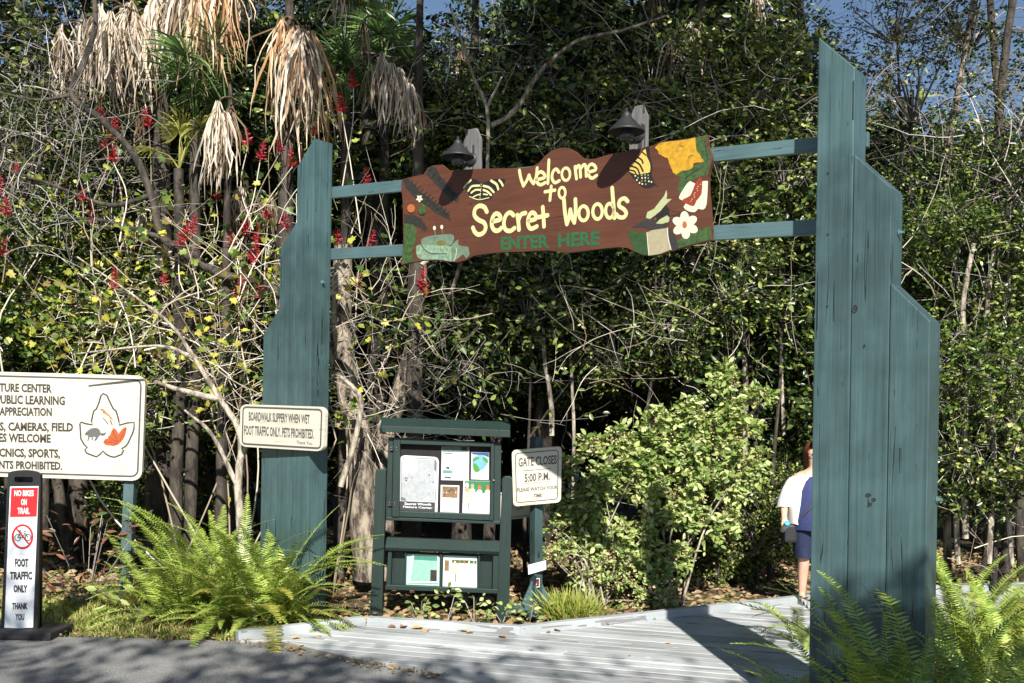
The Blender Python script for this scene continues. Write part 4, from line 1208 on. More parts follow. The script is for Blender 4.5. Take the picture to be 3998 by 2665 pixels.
# hair, hat-less head with dark red glasses
V, Fq = [], []
for i in range(9):
    th = math.radians(5 + i * 14)
    for k in range(20):
        a = math.radians(-35 + 250 * k / 19)      # leaves the face (towards -y) open
        rr = 0.108 * math.sin(th) + 0.008 * math.sin(7 * a + i)
        V.append((rr * math.cos(a - math.radians(0)), 0.0 + rr * math.sin(a) * 1.1 + 0.012, 1.625 + 0.118 * math.cos(th) - (0.05 * max(0, i - 6))))
for i in range(8):
    for k in range(19): Fq.append((i * 20 + k, i * 20 + k + 1, (i + 1) * 20 + k + 1, (i + 1) * 20 + k))
put('hair', raw_mesh('hair', V, [np.array(Fq)], HAIR, True), person)
bm = bmesh.new()
for s_ in (-1, 1):
    r = bmesh.ops.create_uvsphere(bm, u_segments=10, v_segments=8, radius=.013); bmesh.ops.translate(bm, verts=r['verts'], vec=(s_ * .033, -.092, 1.60))
put('eye', bm_mesh('eye', bm, flat('eye white', (.6, .6, .6), .3), True), person)
V, Fq = tubes([(np.array([(s_ * .033 + .024 * math.cos(a), -.106, 1.60 + .019 * math.sin(a)) for a in np.linspace(0, 6.283, 13)]), .0035) for s_ in (-1, 1)] + [(np.array([(-.1, 0.0, 1.605), (-.058, -.104, 1.603)]), .003), (np.array([(.1, 0.0, 1.605), (.058, -.104, 1.603)]), .003)], 5)
put('glasses', raw_mesh('glasses', V, Fq, flat('dark red glasses', (0.06, 0.008, 0.01), 0.3), True), person)
bm = bmesh.new()
bmesh.ops.create_cone(bm, cap_ends=True, segments=8, radius1=.016, radius2=.006, depth=.045, matrix=Matrix.Translation((0, -.105, 1.572)) @ Matrix.Rotation(math.radians(20), 4, 'X'))
put('nose', bm_mesh('nose', bm, SKIN, True), person)
bm = bmesh.new(); bm_box(bm, -.022, .022, -.104, -.09, 1.530, 1.538, .003)
put('mouth', bm_mesh('mouth', bm, flat('lips', (.35, .08, .07), .4)), person)
V, Fq = tubes([(smooth_curve([(.16, .02, 1.40), (.1, -.16, 1.30), (-.02, -.225, 1.16), (-.14, -.21, 1.0), (-.235, -.07, .84)], 5), .014)], 6)
put('bag_strap', raw_mesh('bag_strap', V, Fq, flat('strap grey', (.06, .06, .065), .6), True), person)
bm = bmesh.new(); bm_box(bm, -.33, -.19, -.10, .08, .66, .86, .03)
put('shoulder_bag', bm_mesh('shoulder_bag', bm, flat('bag black', (.015, .015, .018), .6)), person)
bt = empty('water_bottle', 'clear water bottle with bright blue cap held by the walking person', 'bottle', loc=pc + Vector((-.362, -.215, .845)))
bt.rotation_euler = (math.radians(62), 0, 0)
bm = bmesh.new(); bm_lathe(bm, [(0, -.09), (.03, -.088), (.031, .04), (.02, .07), (.015, .08), (0, .081)], 16)
put('bottle_body', bm_mesh('bottle_body', bm, flat('clear plastic', (.55, .6, .62), .1, vary=.02), True), bt)
bm = bmesh.new(); bm_lathe(bm, [(.026, .072), (.028, .076), (.028, .10), (.024, .104), (0, .105)], 16)
put('cap', bm_mesh('cap', bm, flat('blue cap', (.03, .38, .55), .4), True), bt)
# ------------------------------------------------------------------ vegetation
def nrm(A): return A / (np.linalg.norm(A, axis=-1, keepdims=True) + 1e-9)
T_OVAL = (np.array([(0, 0, 0), (.22, .3, .05), (.24, .62, .04), (0, 1, -.06), (-.24, .62, .04), (-.22, .3, .05)]), [np.array([[0, 1, 2, 3], [0, 3, 4, 5]])])
T_LANCE = (np.array([(0, 0, 0), (.13, .3, .04), (.13, .65, .03), (0, 1, -.08), (-.13, .65, .03), (-.13, .3, .04)]), [np.array([[0, 1, 2, 3], [0, 3, 4, 5]])])
T_ROUND = (np.array([(0, 0, 0), (.36, .15, .06), (.48, .55, .07), (0.15, .98, -.0), (-.15, .98, 0), (-.48, .55, .07), (-.36, .15, .06)]), [np.array([[0, 1, 2, 3]]), np.array([[0, 3, 4], ]), np.array([[0, 4, 5, 6]])])
_h = [(0, 0, 0), (.2, -.14, .02), (.5, .18, .06), (.3, .40, .03), (.40, .74, .06), (.14, .70, .02), (0, 1.05, -.05)]
T_LOBE = (np.array(_h + [(-x, y, z_) for x, y, z_ in _h[1:-1]]), [np.array([[0, 1, 2, 3, 4, 5, 6], [0, 6, 11, 10, 9, 8, 7]])])
T_BLADE = (np.array([(-.03, 0, 0), (.03, 0, 0), (.025, .55, .12), (-.025, .55, .12), (0, 1, .02)]), [np.array([[0, 1, 2, 3]]), np.array([[3, 2, 4]])])
T_QUAD = (np.array([(-.35, 0, 0), (.35, 0, 0.03), (.3, 1, 0), (-.3, 1, .04)]), [np.array([[0, 1, 2, 3]])])

def leaves_geo(P, D, size, tm, up=0.35, seed_n=None):
    P, D = np.asarray(P, float), nrm(np.asarray(D, float))
    n = len(P)
    size = np.broadcast_to(np.asarray(size, float), (n,))
    R = rng.normal(size=(n, 3)) + np.array([0, -up * 1.5, up * 1.8])
    X = nrm(np.cross(D, R)); Z = np.cross(X, D)
    tv, tf = tm
    V = P[:, None, :] + size[:, None, None] * (tv[None, :, 0, None] * X[:, None, :] + tv[None, :, 1, None] * D[:, None, :] + tv[None, :, 2, None] * Z[:, None, :])
    k = len(tv)
    FS = [(f[None] + (np.arange(n) * k)[:, None, None]).reshape(-1, f.shape[1]) for f in tf]
    return V.reshape(-1, 3), FS

def merge_geo(gs):
    V, by = [], {}
    off = 0
    for v, fs in gs:
        V.append(v)
        for f in fs: by.setdefault(f.shape[1], []).append(f + off)
        off += len(v)
    return np.concatenate(V), [np.concatenate(x) for x in by.values()]

def sprays(S_, D, Ln, nl, size, tm, twig_r=0.0035, droop=0.25, sizevar=0.35, up=0.35, spread=0.9):
    """sprigs: starts, directions, lengths -> leaves and twigs"""
    S_, D = np.asarray(S_, float), nrm(np.asarray(D, float))
    n = len(S_)
    Ln = np.broadcast_to(np.asarray(Ln, float), (n,))
    f = (np.arange(nl) + 0.5) / nl
    f = 0.15 + 0.85 * f
    pos = S_[:, None] + D[:, None] * (Ln[:, None] * f[None])[..., None]
    pos[..., 2] -= droop * Ln[:, None] * f[None] ** 2
    side = nrm(np.cross(D, rng.normal(size=(n, 3)) * .3 + [0, 0, 1]))
    sg = np.where(np.arange(nl) % 2 == 0, 1, -1)
    ld = D[:, None] * .55 + side[:, None] * (sg * spread)[None, :, None] + rng.normal(size=(n, nl, 3)) * .35
    ld[..., 2] -= .15
    P = pos.reshape(-1, 3); LD = ld.reshape(-1, 3)
    sz = size * (1 + sizevar * rng.uniform(-1, 1, len(P)))
    g = leaves_geo(P, LD, sz, tm, up)
    cur = None
    if twig_r:
        tt = np.array([0, .5, 1.0])
        C = S_[:, None] + D[:, None] * (Ln[:, None] * tt[None])[..., None]
        C[..., 2] -= droop * Ln[:, None] * tt[None] ** 2
        cur = [(C[i], [twig_r, twig_r * .8, twig_r * .4]) for i in range(n)]
    return g, cur

DARKL = [(.003, .008, .002), (.006, .016, .004), (.012, .028, .006), (.024, .052, .011), (.06, .10, .02), (.14, .19, .04), (.30, .34, .09)]  # darkest stops stand in for deep shade, brightest for sun sparkle
SUNL = [(.008, .018, .004), (.02, .042, .008), (.05, .09, .018), (.13, .19, .035), (.32, .36, .09), (.52, .52, .20)]  # sunlit highlights are put into these leaf colours
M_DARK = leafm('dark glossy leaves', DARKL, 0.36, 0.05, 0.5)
M_MID = leafm('mid green leaves', [(.010, .028, .005), (.03, .065, .012), (.07, .13, .02), (.16, .23, .04), (.32, .36, .08)], 0.36, 0.12, 0.5)
M_SUN = leafm('sunlit yellow green leaves', SUNL, 0.33, 0.15, 0.5)
M_OLIVE = leafm('olive small leaves', [(.02, .03, .008), (.05, .065, .018), (.10, .11, .03), (.2, .19, .06)], 0.35, 0.12)
M_YEL = leafm('yellow green vine leaves', [(.05, .09, .015), (.10, .17, .025), (.20, .27, .04), (.42, .42, .06), (.52, .48, .07), (.22, .16, .05), (.12, .20, .03)], 0.45, 0.25)
M_LIME = leafm('pale green shrub leaves', [(.08, .14, .03), (.20, .28, .07), (.36, .43, .14), (.54, .56, .26)], 0.38, 0.2)
M_BUD = leafm('tan bud clusters', [(.40, .28, .14), (.52, .46, .24), (.32, .16, .08), (.46, .50, .24)], 0.6, 0.0)
M_FERN = leafm('fern green', [(.08, .14, .02), (.20, .29, .045), (.30, .38, .07), (.42, .48, .12)], 0.38, 0.14)
M_FERN2 = leafm('fern yellow', [(.30, .34, .05), (.40, .38, .08), (.36, .30, .08)], 0.45, 0.25)
M_FERND = leafm('dead fern brown', [(.10, .05, .02), (.18, .09, .04), (.25, .15, .06)], 0.7, 0.0)
M_STRAW = leafm('dead palm straw', [(.05, .03, .02), (.16, .10, .055), (.46, .36, .25), (.66, .60, .50), (.74, .69, .60), (.34, .21, .11), (.70, .64, .54), (.56, .48, .37)], 0.6, 0.12)
M_STRAW2 = leafm('dead palm brown', [(.06, .04, .025), (.14, .09, .05), (.28, .2, .13), (.4, .32, .24)], 0.7, 0.05)
M_PALM = leafm('palm green', [(.05, .11, .03), (.09, .18, .05), (.14, .22, .06), (.2, .26, .08)], 0.4, 0.2)
M_PALMY = leafm('palm yellow green', [(.20, .22, .05), (.32, .30, .07), (.16, .22, .06)], 0.45, 0.2)
M_RED = leafm('coral red flowers', [(.24, .010, .018), (.38, .020, .034), (.48, .04, .06)], 0.5, 0.1)
M_TWIG = leafm('pale twigs', [(.18, .13, .09), (.40, .33, .24), (.62, .56, .45), (.76, .71, .60)], 0.75, 0.0)
M_TWIGD = leafm('grey twigs', [(.06, .05, .04), (.16, .14, .12), (.32, .29, .26), (.48, .45, .41)], 0.8, 0.0)
M_BARK = barkm('grey brown bark', (.035, .026, .02), (.36, .30, .23))
M_BARKP = barkm('pale bark', (.14, .11, .085), (.50, .44, .35), 14)
M_BARKD = barkm('dark bark', (.018, .014, .011), (.08, .065, .05))
M_LITTER = leafm('litter', [(.08, .04, .02), (.2, .11, .05), (.32, .2, .1), (.12, .14, .04), (.4, .3, .18)], 0.8, 0.0)
M_GRASS = leafm('grass', [(.12, .16, .03), (.22, .28, .05), (.38, .38, .10), (.45, .36, .16)], 0.6, 0.2)

def rnd_dir(n, bias=(0, 0, 0)):
    return nrm(rng.normal(size=(n, 3)) + np.array(bias))

# ---- crown library: shared meshes of sprigs in clumps
def crown_mesh(name, mat, leaf, tm, r=1.5, clumps=46, per=26, nl=9, hollow=0.35, flat_=0.8):
    cd = rnd_dir(clumps) * (hollow + (1 - hollow) * rng.uniform(0, 1, (clumps, 1)) ** .5) * r
    cd[:, 2] *= flat_
    S_ = np.repeat(cd, per, 0) + rng.normal(size=(clumps * per, 3)) * r * .13
    D = nrm(np.repeat(nrm(cd), per, 0) * .5 + rng.normal(size=(clumps * per, 3)) * .7 + [0, -.15, .12])
    g, cur = sprays(S_, D, rng.uniform(.18, .5, len(S_)) * r / 1.5, nl, leaf, tm, 0.0)
    lv = raw_mesh(name, *g, mat)
    cs = []
    for i in range(clumps):
        m = cd[i] * .55 + rng.normal(size=3) * .12 * r
        cs.append((smooth_curve([m * .1 + [0, 0, -r * .4], m, cd[i]], 3), [.022, .018, .015, .012, .009, .006, .004][:7]))
        for k in range(5):
            e = cd[i] + rng.normal(size=3) * .24 * r
            cs.append((smooth_curve([cd[i] * .8, (cd[i] * .85 + e) / 2 + rng.normal(size=3) * .05, e], 2), .004))
    tw = raw_mesh(name + '_twigs', *tubes([(c, np.interp(np.linspace(0, 1, len(c)), np.linspace(0, 1, len(np.atleast_1d(r_))), np.atleast_1d(r_))) for c, r_ in cs], 4), M_TWIGD)
    return lv, tw
LIB = {
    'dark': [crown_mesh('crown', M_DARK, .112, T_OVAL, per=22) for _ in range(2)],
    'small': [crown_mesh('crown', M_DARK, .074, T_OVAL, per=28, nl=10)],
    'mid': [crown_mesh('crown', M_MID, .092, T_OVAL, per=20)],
    'big': [crown_mesh('crown', M_SUN, .125, T_OVAL, clumps=30, per=12, nl=7, hollow=.6)],
    'round': [crown_mesh('crown', M_SUN, .085, T_ROUND, per=16, nl=8)],
    'olive': [crown_mesh('crown', M_OLIVE, .06, T_LANCE, per=26, nl=9)],
}
LIB['thin'] = [crown_mesh('crown', M_OLIVE, .065, T_OVAL, clumps=22, per=12, nl=8, hollow=.5)]
LIB['thindark'] = [crown_mesh('crown', M_DARK, .085, T_OVAL, clumps=24, per=12, nl=8, hollow=.5)]
def limb(pts, r0, r1, name, parent, mat, sides=8, sub=5, wob_=0.02):
    c = smooth_curve([tuple(p) for p in pts], sub)
    c = c + rng.normal(size=c.shape) * wob_ * r0 * 3
    V, Fq = tubes([(c, np.linspace(r0, r1, len(c)) * (1 + rng.normal(size=len(c)) * .04))], sides)
    return put(name, raw_mesh(name, V, Fq, mat, True), parent)

def tree(label, px, py_base, Y, crowns, r0=0.09, mat=None, kind_='dark', group='trees of the woodland', lean=0.0, cat='tree', name='tree'):
    """crowns: (px, py, dY, scale, kind)"""
    base = W(px, py_base, Y); base.z = -0.05
    t = empty(name, label, cat, group, loc=base)
    top = W(crowns[0][0], crowns[0][1], Y + crowns[0][2]) - base
    mid = top * .5 + Vector((random.uniform(-.2, .2), random.uniform(-.1, .1), 0))
    limb([(0, 0, -.1), tuple(mid * .5 + Vector((random.uniform(-.1, .1), 0, 0))), tuple(mid), tuple(top)], r0, r0 * .4, 'trunk', t, mat or M_BARKD)
    for i, (cx_, cy_, dY, sc_, kd) in enumerate(crowns):
        c = W(cx_, cy_, Y + dY) - base
        lv, tw = random.choice(LIB[kd])
        if i: limb([tuple(mid), tuple((mid + c) / 2 + Vector((0, 0, .15))), tuple(c)], r0 * .5, r0 * .2, 'limb', t, mat or M_BARKD, 6)
        for nm, me in (('crown', lv), ('twigs', tw)):
            o = put(nm, me, t)
            o.location = c; o.scale = (sc_, sc_, sc_ * random.uniform(.85, 1.05))
            o.rotation_euler = (random.uniform(-.3, .3), random.uniform(-.3, .3), random.uniform(0, 6.28)) if nm == 'crown' else o0
            o0 = o.rotation_euler.copy()
            if nm == 'crown': keep = o.rotation_euler.copy(); ks = o.scale.copy()
            else: o.rotation_euler = keep; o.scale = ks
    return t
TREES = [
    ('thin olive leaved tree at the upper left corner with sky showing through', 160, 2300, 13.0, [(110, 350, 0, .95, 'thin'), (-60, 60, .5, .9, 'thin'), (330, 120, .8, .8, 'thindark'), (0, 560, .2, .7, 'olive')]),
    ('shrubby tree with small glossy leaves behind the left branches', 60, 2300, 12.2, [(120, 760, 0, .9, 'small'), (420, 800, .4, .7, 'small'), (-100, 600, 0, .7, 'olive')]),
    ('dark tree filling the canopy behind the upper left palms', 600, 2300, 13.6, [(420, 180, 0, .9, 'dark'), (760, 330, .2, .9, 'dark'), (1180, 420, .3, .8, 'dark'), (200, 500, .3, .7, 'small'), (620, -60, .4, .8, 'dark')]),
    ('bushy green tree low at the left behind the nature center sign', 300, 2300, 12.4, [(150, 1180, 0, .85, 'mid'), (520, 1250, .3, .8, 'mid'), (-120, 1300, -.2, .7, 'mid')]),
    ('dark understory tree between the nature center sign and the left post', 800, 2300, 12.5, [(760, 1600, 0, .8, 'mid'), (1000, 1350, .5, .85, 'small'), (620, 1900, .2, .6, 'mid')]),
    ('dark tree whose crown fills the top between the left palms', 1000, 2300, 14.5, [(1000, 620, 0, 1.1, 'dark'), (700, 900, .2, 1.0, 'small'), (1250, 200, .3, .95, 'dark')]),
    ('dark leaved tree rising behind the left gooseneck lamp', 1500, 2300, 14.0, [(1500, 560, 0, 1.0, 'dark'), (1300, 980, .3, .9, 'small'), (1700, 300, .5, .8, 'thindark')]),
    ('broad glossy tree behind the words Welcome and its right lamp', 2100, 2300, 12.8, [(2150, 380, 0, .95, 'dark'), (2480, 120, .4, .9, 'dark'), (1880, 560, .3, .7, 'mid'), (2600, 480, .3, .8, 'mid')]),
    ('dense dark leaved tree below the welcome sign above the kiosk', 1900, 2300, 12.6, [(1900, 1250, 0, .85, 'dark'), (2200, 1180, .3, .8, 'small'), (1700, 1120, .6, .6, 'dark')]),
    ('dense woodland tree with small glossy leaves below the right end of the welcome sign', 2550, 2300, 12.7, [(2550, 1180, 0, .95, 'small'), (2850, 1250, .2, .85, 'dark'), (2350, 1380, .4, .7, 'small')]),
    ('leafy tree filling the gap left of the right post top', 2950, 2300, 12.6, [(2900, 330, 0, .8, 'mid'), (3050, 800, .2, .9, 'dark'), (2750, 760, .4, .7, 'mid')]),
    ('dark tree behind the walking person', 3000, 2300, 13.2, [(3000, 1600, 0, .95, 'dark'), (2850, 1850, .2, .8, 'round'), (3200, 1200, .5, .9, 'small')]),
    ('tall slender tree right of the right post with sky between its leaves', 3600, 2500, 12.0, [(3560, 350, 0, .8, 'thin'), (3420, 900, .3, .7, 'small'), (3800, 60, .5, .75, 'thindark'), (3500, 60, .3, .6, 'thin')], .06),
    ('slender tree at the right edge with dangling dark leaves', 3900, 2500, 11.2, [(3960, 850, 0, .7, 'small'), (3850, 1250, .1, .6, 'mid'), (4000, 400, .4, .6, 'thin')], .07),
    ('low leafy understory tree right of the right post', 3800, 2500, 10.8, [(3800, 1500, 0, .55, 'mid'), (3950, 1750, -.2, .5, 'round'), (3720, 1850, .3, .5, 'dark')], .04),
    ('leafy tree on the far side of the clearing right of the frame', 4500, 2300, 12.5, [(4450, 700, 0, 1.0, 'dark'), (4600, 1300, .2, .9, 'mid'), (4350, 1800, .2, .7, 'mid')]),
    ('bushy tree at the bend of the boardwalk right of the frame', 5100, 2300, 13.0, [(5000, 900, 0, 1.1, 'dark'), (5200, 1500, .2, 1.0, 'mid'), (4800, 1900, .2, .7, 'small')]),
    ('bushy tree left of the nature center sign outside the frame', -500, 2300, 12.0, [(-500, 1500, 0, 1.0, 'mid'), (-800, 1000, .3, 1.1, 'dark'), (-400, 1950, .2, .7, 'small')]),
    ('round leaved shrubby tree low behind the boardwalk edge', 2950, 2350, 11.9, [(2960, 2080, 0, .42, 'round'), (3050, 1950, .1, .35, 'round'), (2800, 2180, .2, .3, 'round')], .03),
]
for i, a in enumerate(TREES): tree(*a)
for i_, a in enumerate([
    ('large leaved young tree under the middle of the welcome sign', 2050, 2300, 11.9, [(2080, 1150, 0, .5, 'big'), (2400, 1350, .1, .4, 'big')], .03),
    ('large leaved young tree between the pale shrub and the right rail', 2800, 2300, 11.8, [(2850, 1080, 0, .5, 'big'), (2640, 1280, .1, .4, 'big')], .03),
    ('large leaved young tree left of the right post top', 3000, 2300, 11.9, [(3020, 350, 0, .6, 'big'), (2850, 600, .1, .5, 'big'), (3080, 700, 0, .5, 'big')], .03),
    ('large leaved young tree above the right lamp', 2500, 2300, 11.9, [(2560, 300, 0, .5, 'big'), (2300, 450, .1, .45, 'big'), (2700, 500, .1, .4, 'big')], .03),
    ('yellow green leaved young tree at the right edge', 3880, 2300, 10.9, [(3900, 1050, 0, .5, 'big'), (3750, 1350, .1, .4, 'big'), (3960, 1600, 0, .4, 'big'), (3720, 950, .1, .4, 'mid')], .03),
]): tree(*a)
# second row, further back, darker
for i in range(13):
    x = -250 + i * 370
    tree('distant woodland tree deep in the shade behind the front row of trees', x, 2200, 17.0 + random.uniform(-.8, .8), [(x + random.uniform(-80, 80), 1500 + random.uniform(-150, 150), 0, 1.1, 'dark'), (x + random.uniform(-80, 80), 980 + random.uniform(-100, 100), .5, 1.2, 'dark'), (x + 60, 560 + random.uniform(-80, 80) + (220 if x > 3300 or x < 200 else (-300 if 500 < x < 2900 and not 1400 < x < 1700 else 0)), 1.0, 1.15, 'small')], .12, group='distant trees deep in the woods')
# far wood: reads as one dark mass
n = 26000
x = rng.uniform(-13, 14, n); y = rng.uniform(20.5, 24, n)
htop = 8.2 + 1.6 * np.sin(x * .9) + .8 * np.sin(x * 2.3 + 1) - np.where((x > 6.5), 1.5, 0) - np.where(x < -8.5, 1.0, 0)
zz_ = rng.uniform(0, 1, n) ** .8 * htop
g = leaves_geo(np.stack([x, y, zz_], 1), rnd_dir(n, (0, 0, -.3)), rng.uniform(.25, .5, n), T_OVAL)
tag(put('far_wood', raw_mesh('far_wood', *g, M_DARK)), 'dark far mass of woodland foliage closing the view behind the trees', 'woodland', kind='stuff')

# ---- traced trunks and limbs near the front
def traced(label, pts, Y, r0, r1, mat, group=None, name='tree', cat='tree', extra=(), dY=0.0):
    P = [W(x, y_, Y + dY * i) for i, (x, y_) in enumerate(pts)]
    base = P[0].copy()
    t = empty(name, label, cat, group, loc=base)
    limb([tuple(p - base) for p in P], r0, r1, 'trunk', t, mat, 9)
    for e in extra:
        limb([tuple(W(x, y_, Y + e[3] if len(e) > 3 else Y) - base) for x, y_ in e[0]], e[1], e[2], 'limb', t, mat, 6)
    return t
traced('mottled leaning trunk between the left post and the notice board', [(1440, 2260), (1415, 1950), (1400, 1700), (1350, 1450), (1330, 1200), (1345, 950)], 10.9, .155, .10, M_BARK, extra=[([(1390, 1650), (1300, 1400), (1270, 1250)], .06, .03)])
traced('brown trunk leaning right behind the notice board roof', [(1500, 2260), (1500, 1760), (1560, 1540), (1620, 1300), (1640, 1050), (1600, 700)], 11.8, .13, .08, M_BARK, extra=[([(1560, 1560), (1640, 1400), (1750, 1180), (1830, 900)], .05, .02)])
traced('dark upright trunk behind the left rail', [(1500, 2200), (1470, 1500), (1480, 1000), (1440, 500), (1500, 100)], 13.0, .14, .10, M_BARKD)
traced('dark crooked oak limb climbing to the top left corner', [(1290, 1360), (1160, 1200), (1010, 1100), (860, 1070), (760, 1010), (640, 930), (590, 760), (520, 600), (400, 470), (280, 370), (330, 240), (372, 100), (365, -60)], 10.9, .055, .03, M_BARKD, cat='branch', name='oak_limb', extra=[([(590, 760), (430, 800), (200, 720), (20, 660)], .03, .012), ([(640, 930), (400, 860), (150, 850)], .03, .01), ([(280, 370), (150, 390), (0, 360)], .025, .01)])
traced('pale forked sapling trunk leaning over the left thicket', [(950, 2150), (930, 1900), (940, 1700), (860, 1560), (760, 1400), (680, 1280), (560, 1180), (300, 1000)], 9.9, .045, .007, M_BARKP, extra=[([(935, 1800), (1010, 1650), (1060, 1590)], .035, .02), ([(860, 1560), (700, 1520), (610, 1490)], .035, .018), ([(760, 1400), (620, 1350), (300, 1380)], .022, .008), ([(930, 1900), (830, 1700), (720, 1600)], .03, .012)])
traced('pale curved bare stem beside the mottled trunk', [(1330, 1900), (1380, 1740), (1410, 1590), (1395, 1530), (1330, 1470)], 10.3, .035, .022, M_BARKP)
traced('straight thin grey sapling rising behind the welcome sign', [(1640, 1040), (1760, 930), (1880, 800), (1903, 640), (1900, 420), (1850, 300), (1760, 30)], 11.0, .028, .015, M_BARKP, extra=[([(1900, 420), (1960, 300)], .02, .01)])
traced('grey curved branch sweeping to the upper right over the sign', [(1920, 490), (2010, 430), (2110, 280), (2250, 160), (2420, 120), (2600, 60)], 10.6, .03, .012, M_BARK, cat='branch', name='branch')
traced('white barked slim trunk in the dark gap under the sign', [(2155, 1700), (2150, 1560), (2125, 1400), (2120, 1280)], 11.9, .035, .02, M_BARKP)
traced('slim pale trunk just right of the right post', [(3770, 2100), (3765, 1700), (3780, 1450), (3760, 1200), (3800, 950)], 10.6, .035, .025, M_BARKP)
traced('tall dark trunk near the right edge with sky behind', [(3850, 2300), (3880, 1500), (3880, 900), (3905, 400), (3960, -50)], 11.6, .06, .045, M_BARKD)
traced('second dark trunk at the right edge', [(3990, 2300), (3960, 1400), (3930, 700), (3890, 300), (3860, -60)], 12.2, .06, .04, M_BARKD)
traced('leaning thin trunk right of the right post', [(3700, 2300), (3690, 1600), (3650, 1000), (3720, 500), (3800, 0)], 11.9, .045, .03, M_BARK)
for lb, pts_, Y_, r_ in (('thin pale trunk behind the right edge of the right post', [(3740, 2200), (3725, 1700), (3745, 1200), (3700, 800)], 10.9, .03), ('mottled thin trunk leaning right near the right edge', [(3860, 2200), (3880, 1750), (3850, 1300), (3890, 900)], 10.5, .032), ('whitish slim trunk at the right edge', [(3950, 2200), (3930, 1800), (3960, 1350), (3930, 1000)], 10.7, .026),
        ('slim grey trunk in the dark gap behind the gate closing sign', [(2230, 2200), (2240, 1700), (2225, 1350)], 12.0, .026), ('slim pale trunk left of the right post middle', [(3060, 1700), (3050, 1300), (3070, 900)], 12.2, .024), ('thin brown trunk right of the welcome sign', [(2900, 2200), (2910, 1500), (2880, 900), (2930, 300)], 12.3, .04)):
    traced(lb, pts_, Y_, r_, r_ * .7, M_BARKP)
for px, w_ in ((1795, .085), (1885, .095)):
    traced('grey stump under the notice board, %s' % ('left of the pair' if px < 1850 else 'right of the pair'), [(px, 2400), (px, 2330), (px + 5, 2260)], 10.5, w_ * 1.4, w_ * .8, M_BARK, 'stumps under the notice board', 'stump', 'stump')

# ---- twig tangles: bare shrubs
def tangle(label, region, Y, nst, r=(.003, .009), mat=None, ln=(.5, 1.6), kids=2, bias=(0.2, 0, 1.0), leaf=None, leafn=0, leafs=.1, group=None, name='bare_shrub', tm=None, dep=.7, curl=.32, lmat=None):
    x0, y0, x1, y1 = region
    base = W((x0 + x1) / 2, y1, Y); 
    t = empty(name, label, 'shrub', group, loc=base)
    cs, sites, sd = [], [], []
    for i in range(nst):
        p = np.array(W(random.uniform(x0, x1), y0 + (y1 - y0) * (random.random() ** .7), Y + random.uniform(-dep, dep)) - base)
        d = nrm(rng.normal(size=3) * [1, .5, .7] + np.array(bias) * random.uniform(.3, 1.3) * [random.choice((-1, 1)), 1, 1])
        L_ = random.uniform(*ln); n_ = 7
        pts = [p]; 
        c_ = rng.normal(size=3) * curl
        for k in range(n_):
            d = nrm(d + c_ * .35 + rng.normal(size=3) * .13)
            pts.append(pts[-1] + d * L_ / n_)
        for q_ in pts: q_[1] = max(q_[1], 10.45 - base.y + random.uniform(0, .05))
        rr = random.uniform(*r)
        cs.append((np.array(pts), np.linspace(rr, rr * .35, n_ + 1)))
        for k in range(kids):
            j = random.randint(2, n_ - 1)
            q_ = pts[j]; dd = nrm(d + rng.normal(size=3) * .8); kp_ = [q_]
            for m_ in range(4):
                dd = nrm(dd + rng.normal(size=3) * .18); kp_.append(kp_[-1] + dd * L_ * .09)
            cs.append((np.array(kp_), np.linspace(rr * .55, rr * .25, 5)))
            sites.append(kp_[-1]); sd.append(dd)
        sites.append(pts[-1]); sd.append(d)
    put('stems', raw_mesh('stems', *tubes(cs, 4), mat or M_TWIG), t)
    if leafn:
        idx = rng.integers(0, len(sites), leafn)
        P = np.array(sites)[idx] + rng.normal(size=(leafn, 3)) * .10
        P[:, 1] = np.maximum(P[:, 1], 10.47 - base.y)
        D = np.array(sd)[idx] * .3 + rng.normal(size=(leafn, 3)) * .6 + [0, -.3, -.3]
        put('foliage', raw_mesh('foliage', *leaves_geo(P, D, leafs * rng.uniform(.55, 1.25, leafn), tm or T_LOBE, .5), lmat or M_YEL), t)
    return t
tangle('yellow leaved vine thicket at the left edge above the nature center sign', (-100, 800, 480, 1440), 11.6, 85, dep=.3, ln=(.5, 1.2), leafn=1300, leafs=.085)
tangle('dense yellow and green vine thicket over the right end of the nature center sign', (380, 950, 900, 1560), 11.5, 110, dep=.3, ln=(.5, 1.3), bias=(1.0, 0, .5), r=(.004, .014), leafn=900, leafs=.085)
tangle('tangled pale stems and vine leaves against the left post', (800, 850, 1230, 1680), 10.9, 90, dep=.5, bias=(.8, 0, .6), leafn=560, leafs=.085)
tangle('grey twiggy bare shrub in the upper left', (-80, 150, 560, 900), 11.3, 80, (.003, .010), M_TWIGD, dep=.4, leafn=500, leafs=.055, tm=T_OVAL, lmat=M_OLIVE)
tangle('mesh of fine grey twigs left of the palm skirt', (-80, 400, 420, 1000), 11.2, 60, (.003, .008), M_TWIGD)
tangle('fine tangled bare stems right of the left post', (1270, 1050, 1620, 1700), 10.9, 85, dep=.5, bias=(.9, 0, .5), leafn=60, leafs=.09, r=(.002, .006))
tangle('bare branching twigs above the notice board', (1450, 1250, 2000, 1640), 10.7, 38, (.002, .006), M_TWIGD, leafn=110, leafs=.09, tm=T_OVAL, lmat=M_MID, bias=(1, 0, .5))
tangle('thin arching twigs under the middle of the welcome sign', (1850, 1080, 2500, 1500), 10.9, 22, (.002, .006), leafn=160, leafs=.085, tm=T_OVAL, lmat=M_MID, bias=(1, 0, .1))
tangle('grey twigs crossing above the welcome sign', (1900, 60, 2750, 600), 11.2, 45, (.003, .009), M_TWIGD, leafn=700, leafs=.085, tm=T_OVAL, lmat=M_MID, bias=(1, 0, .3))
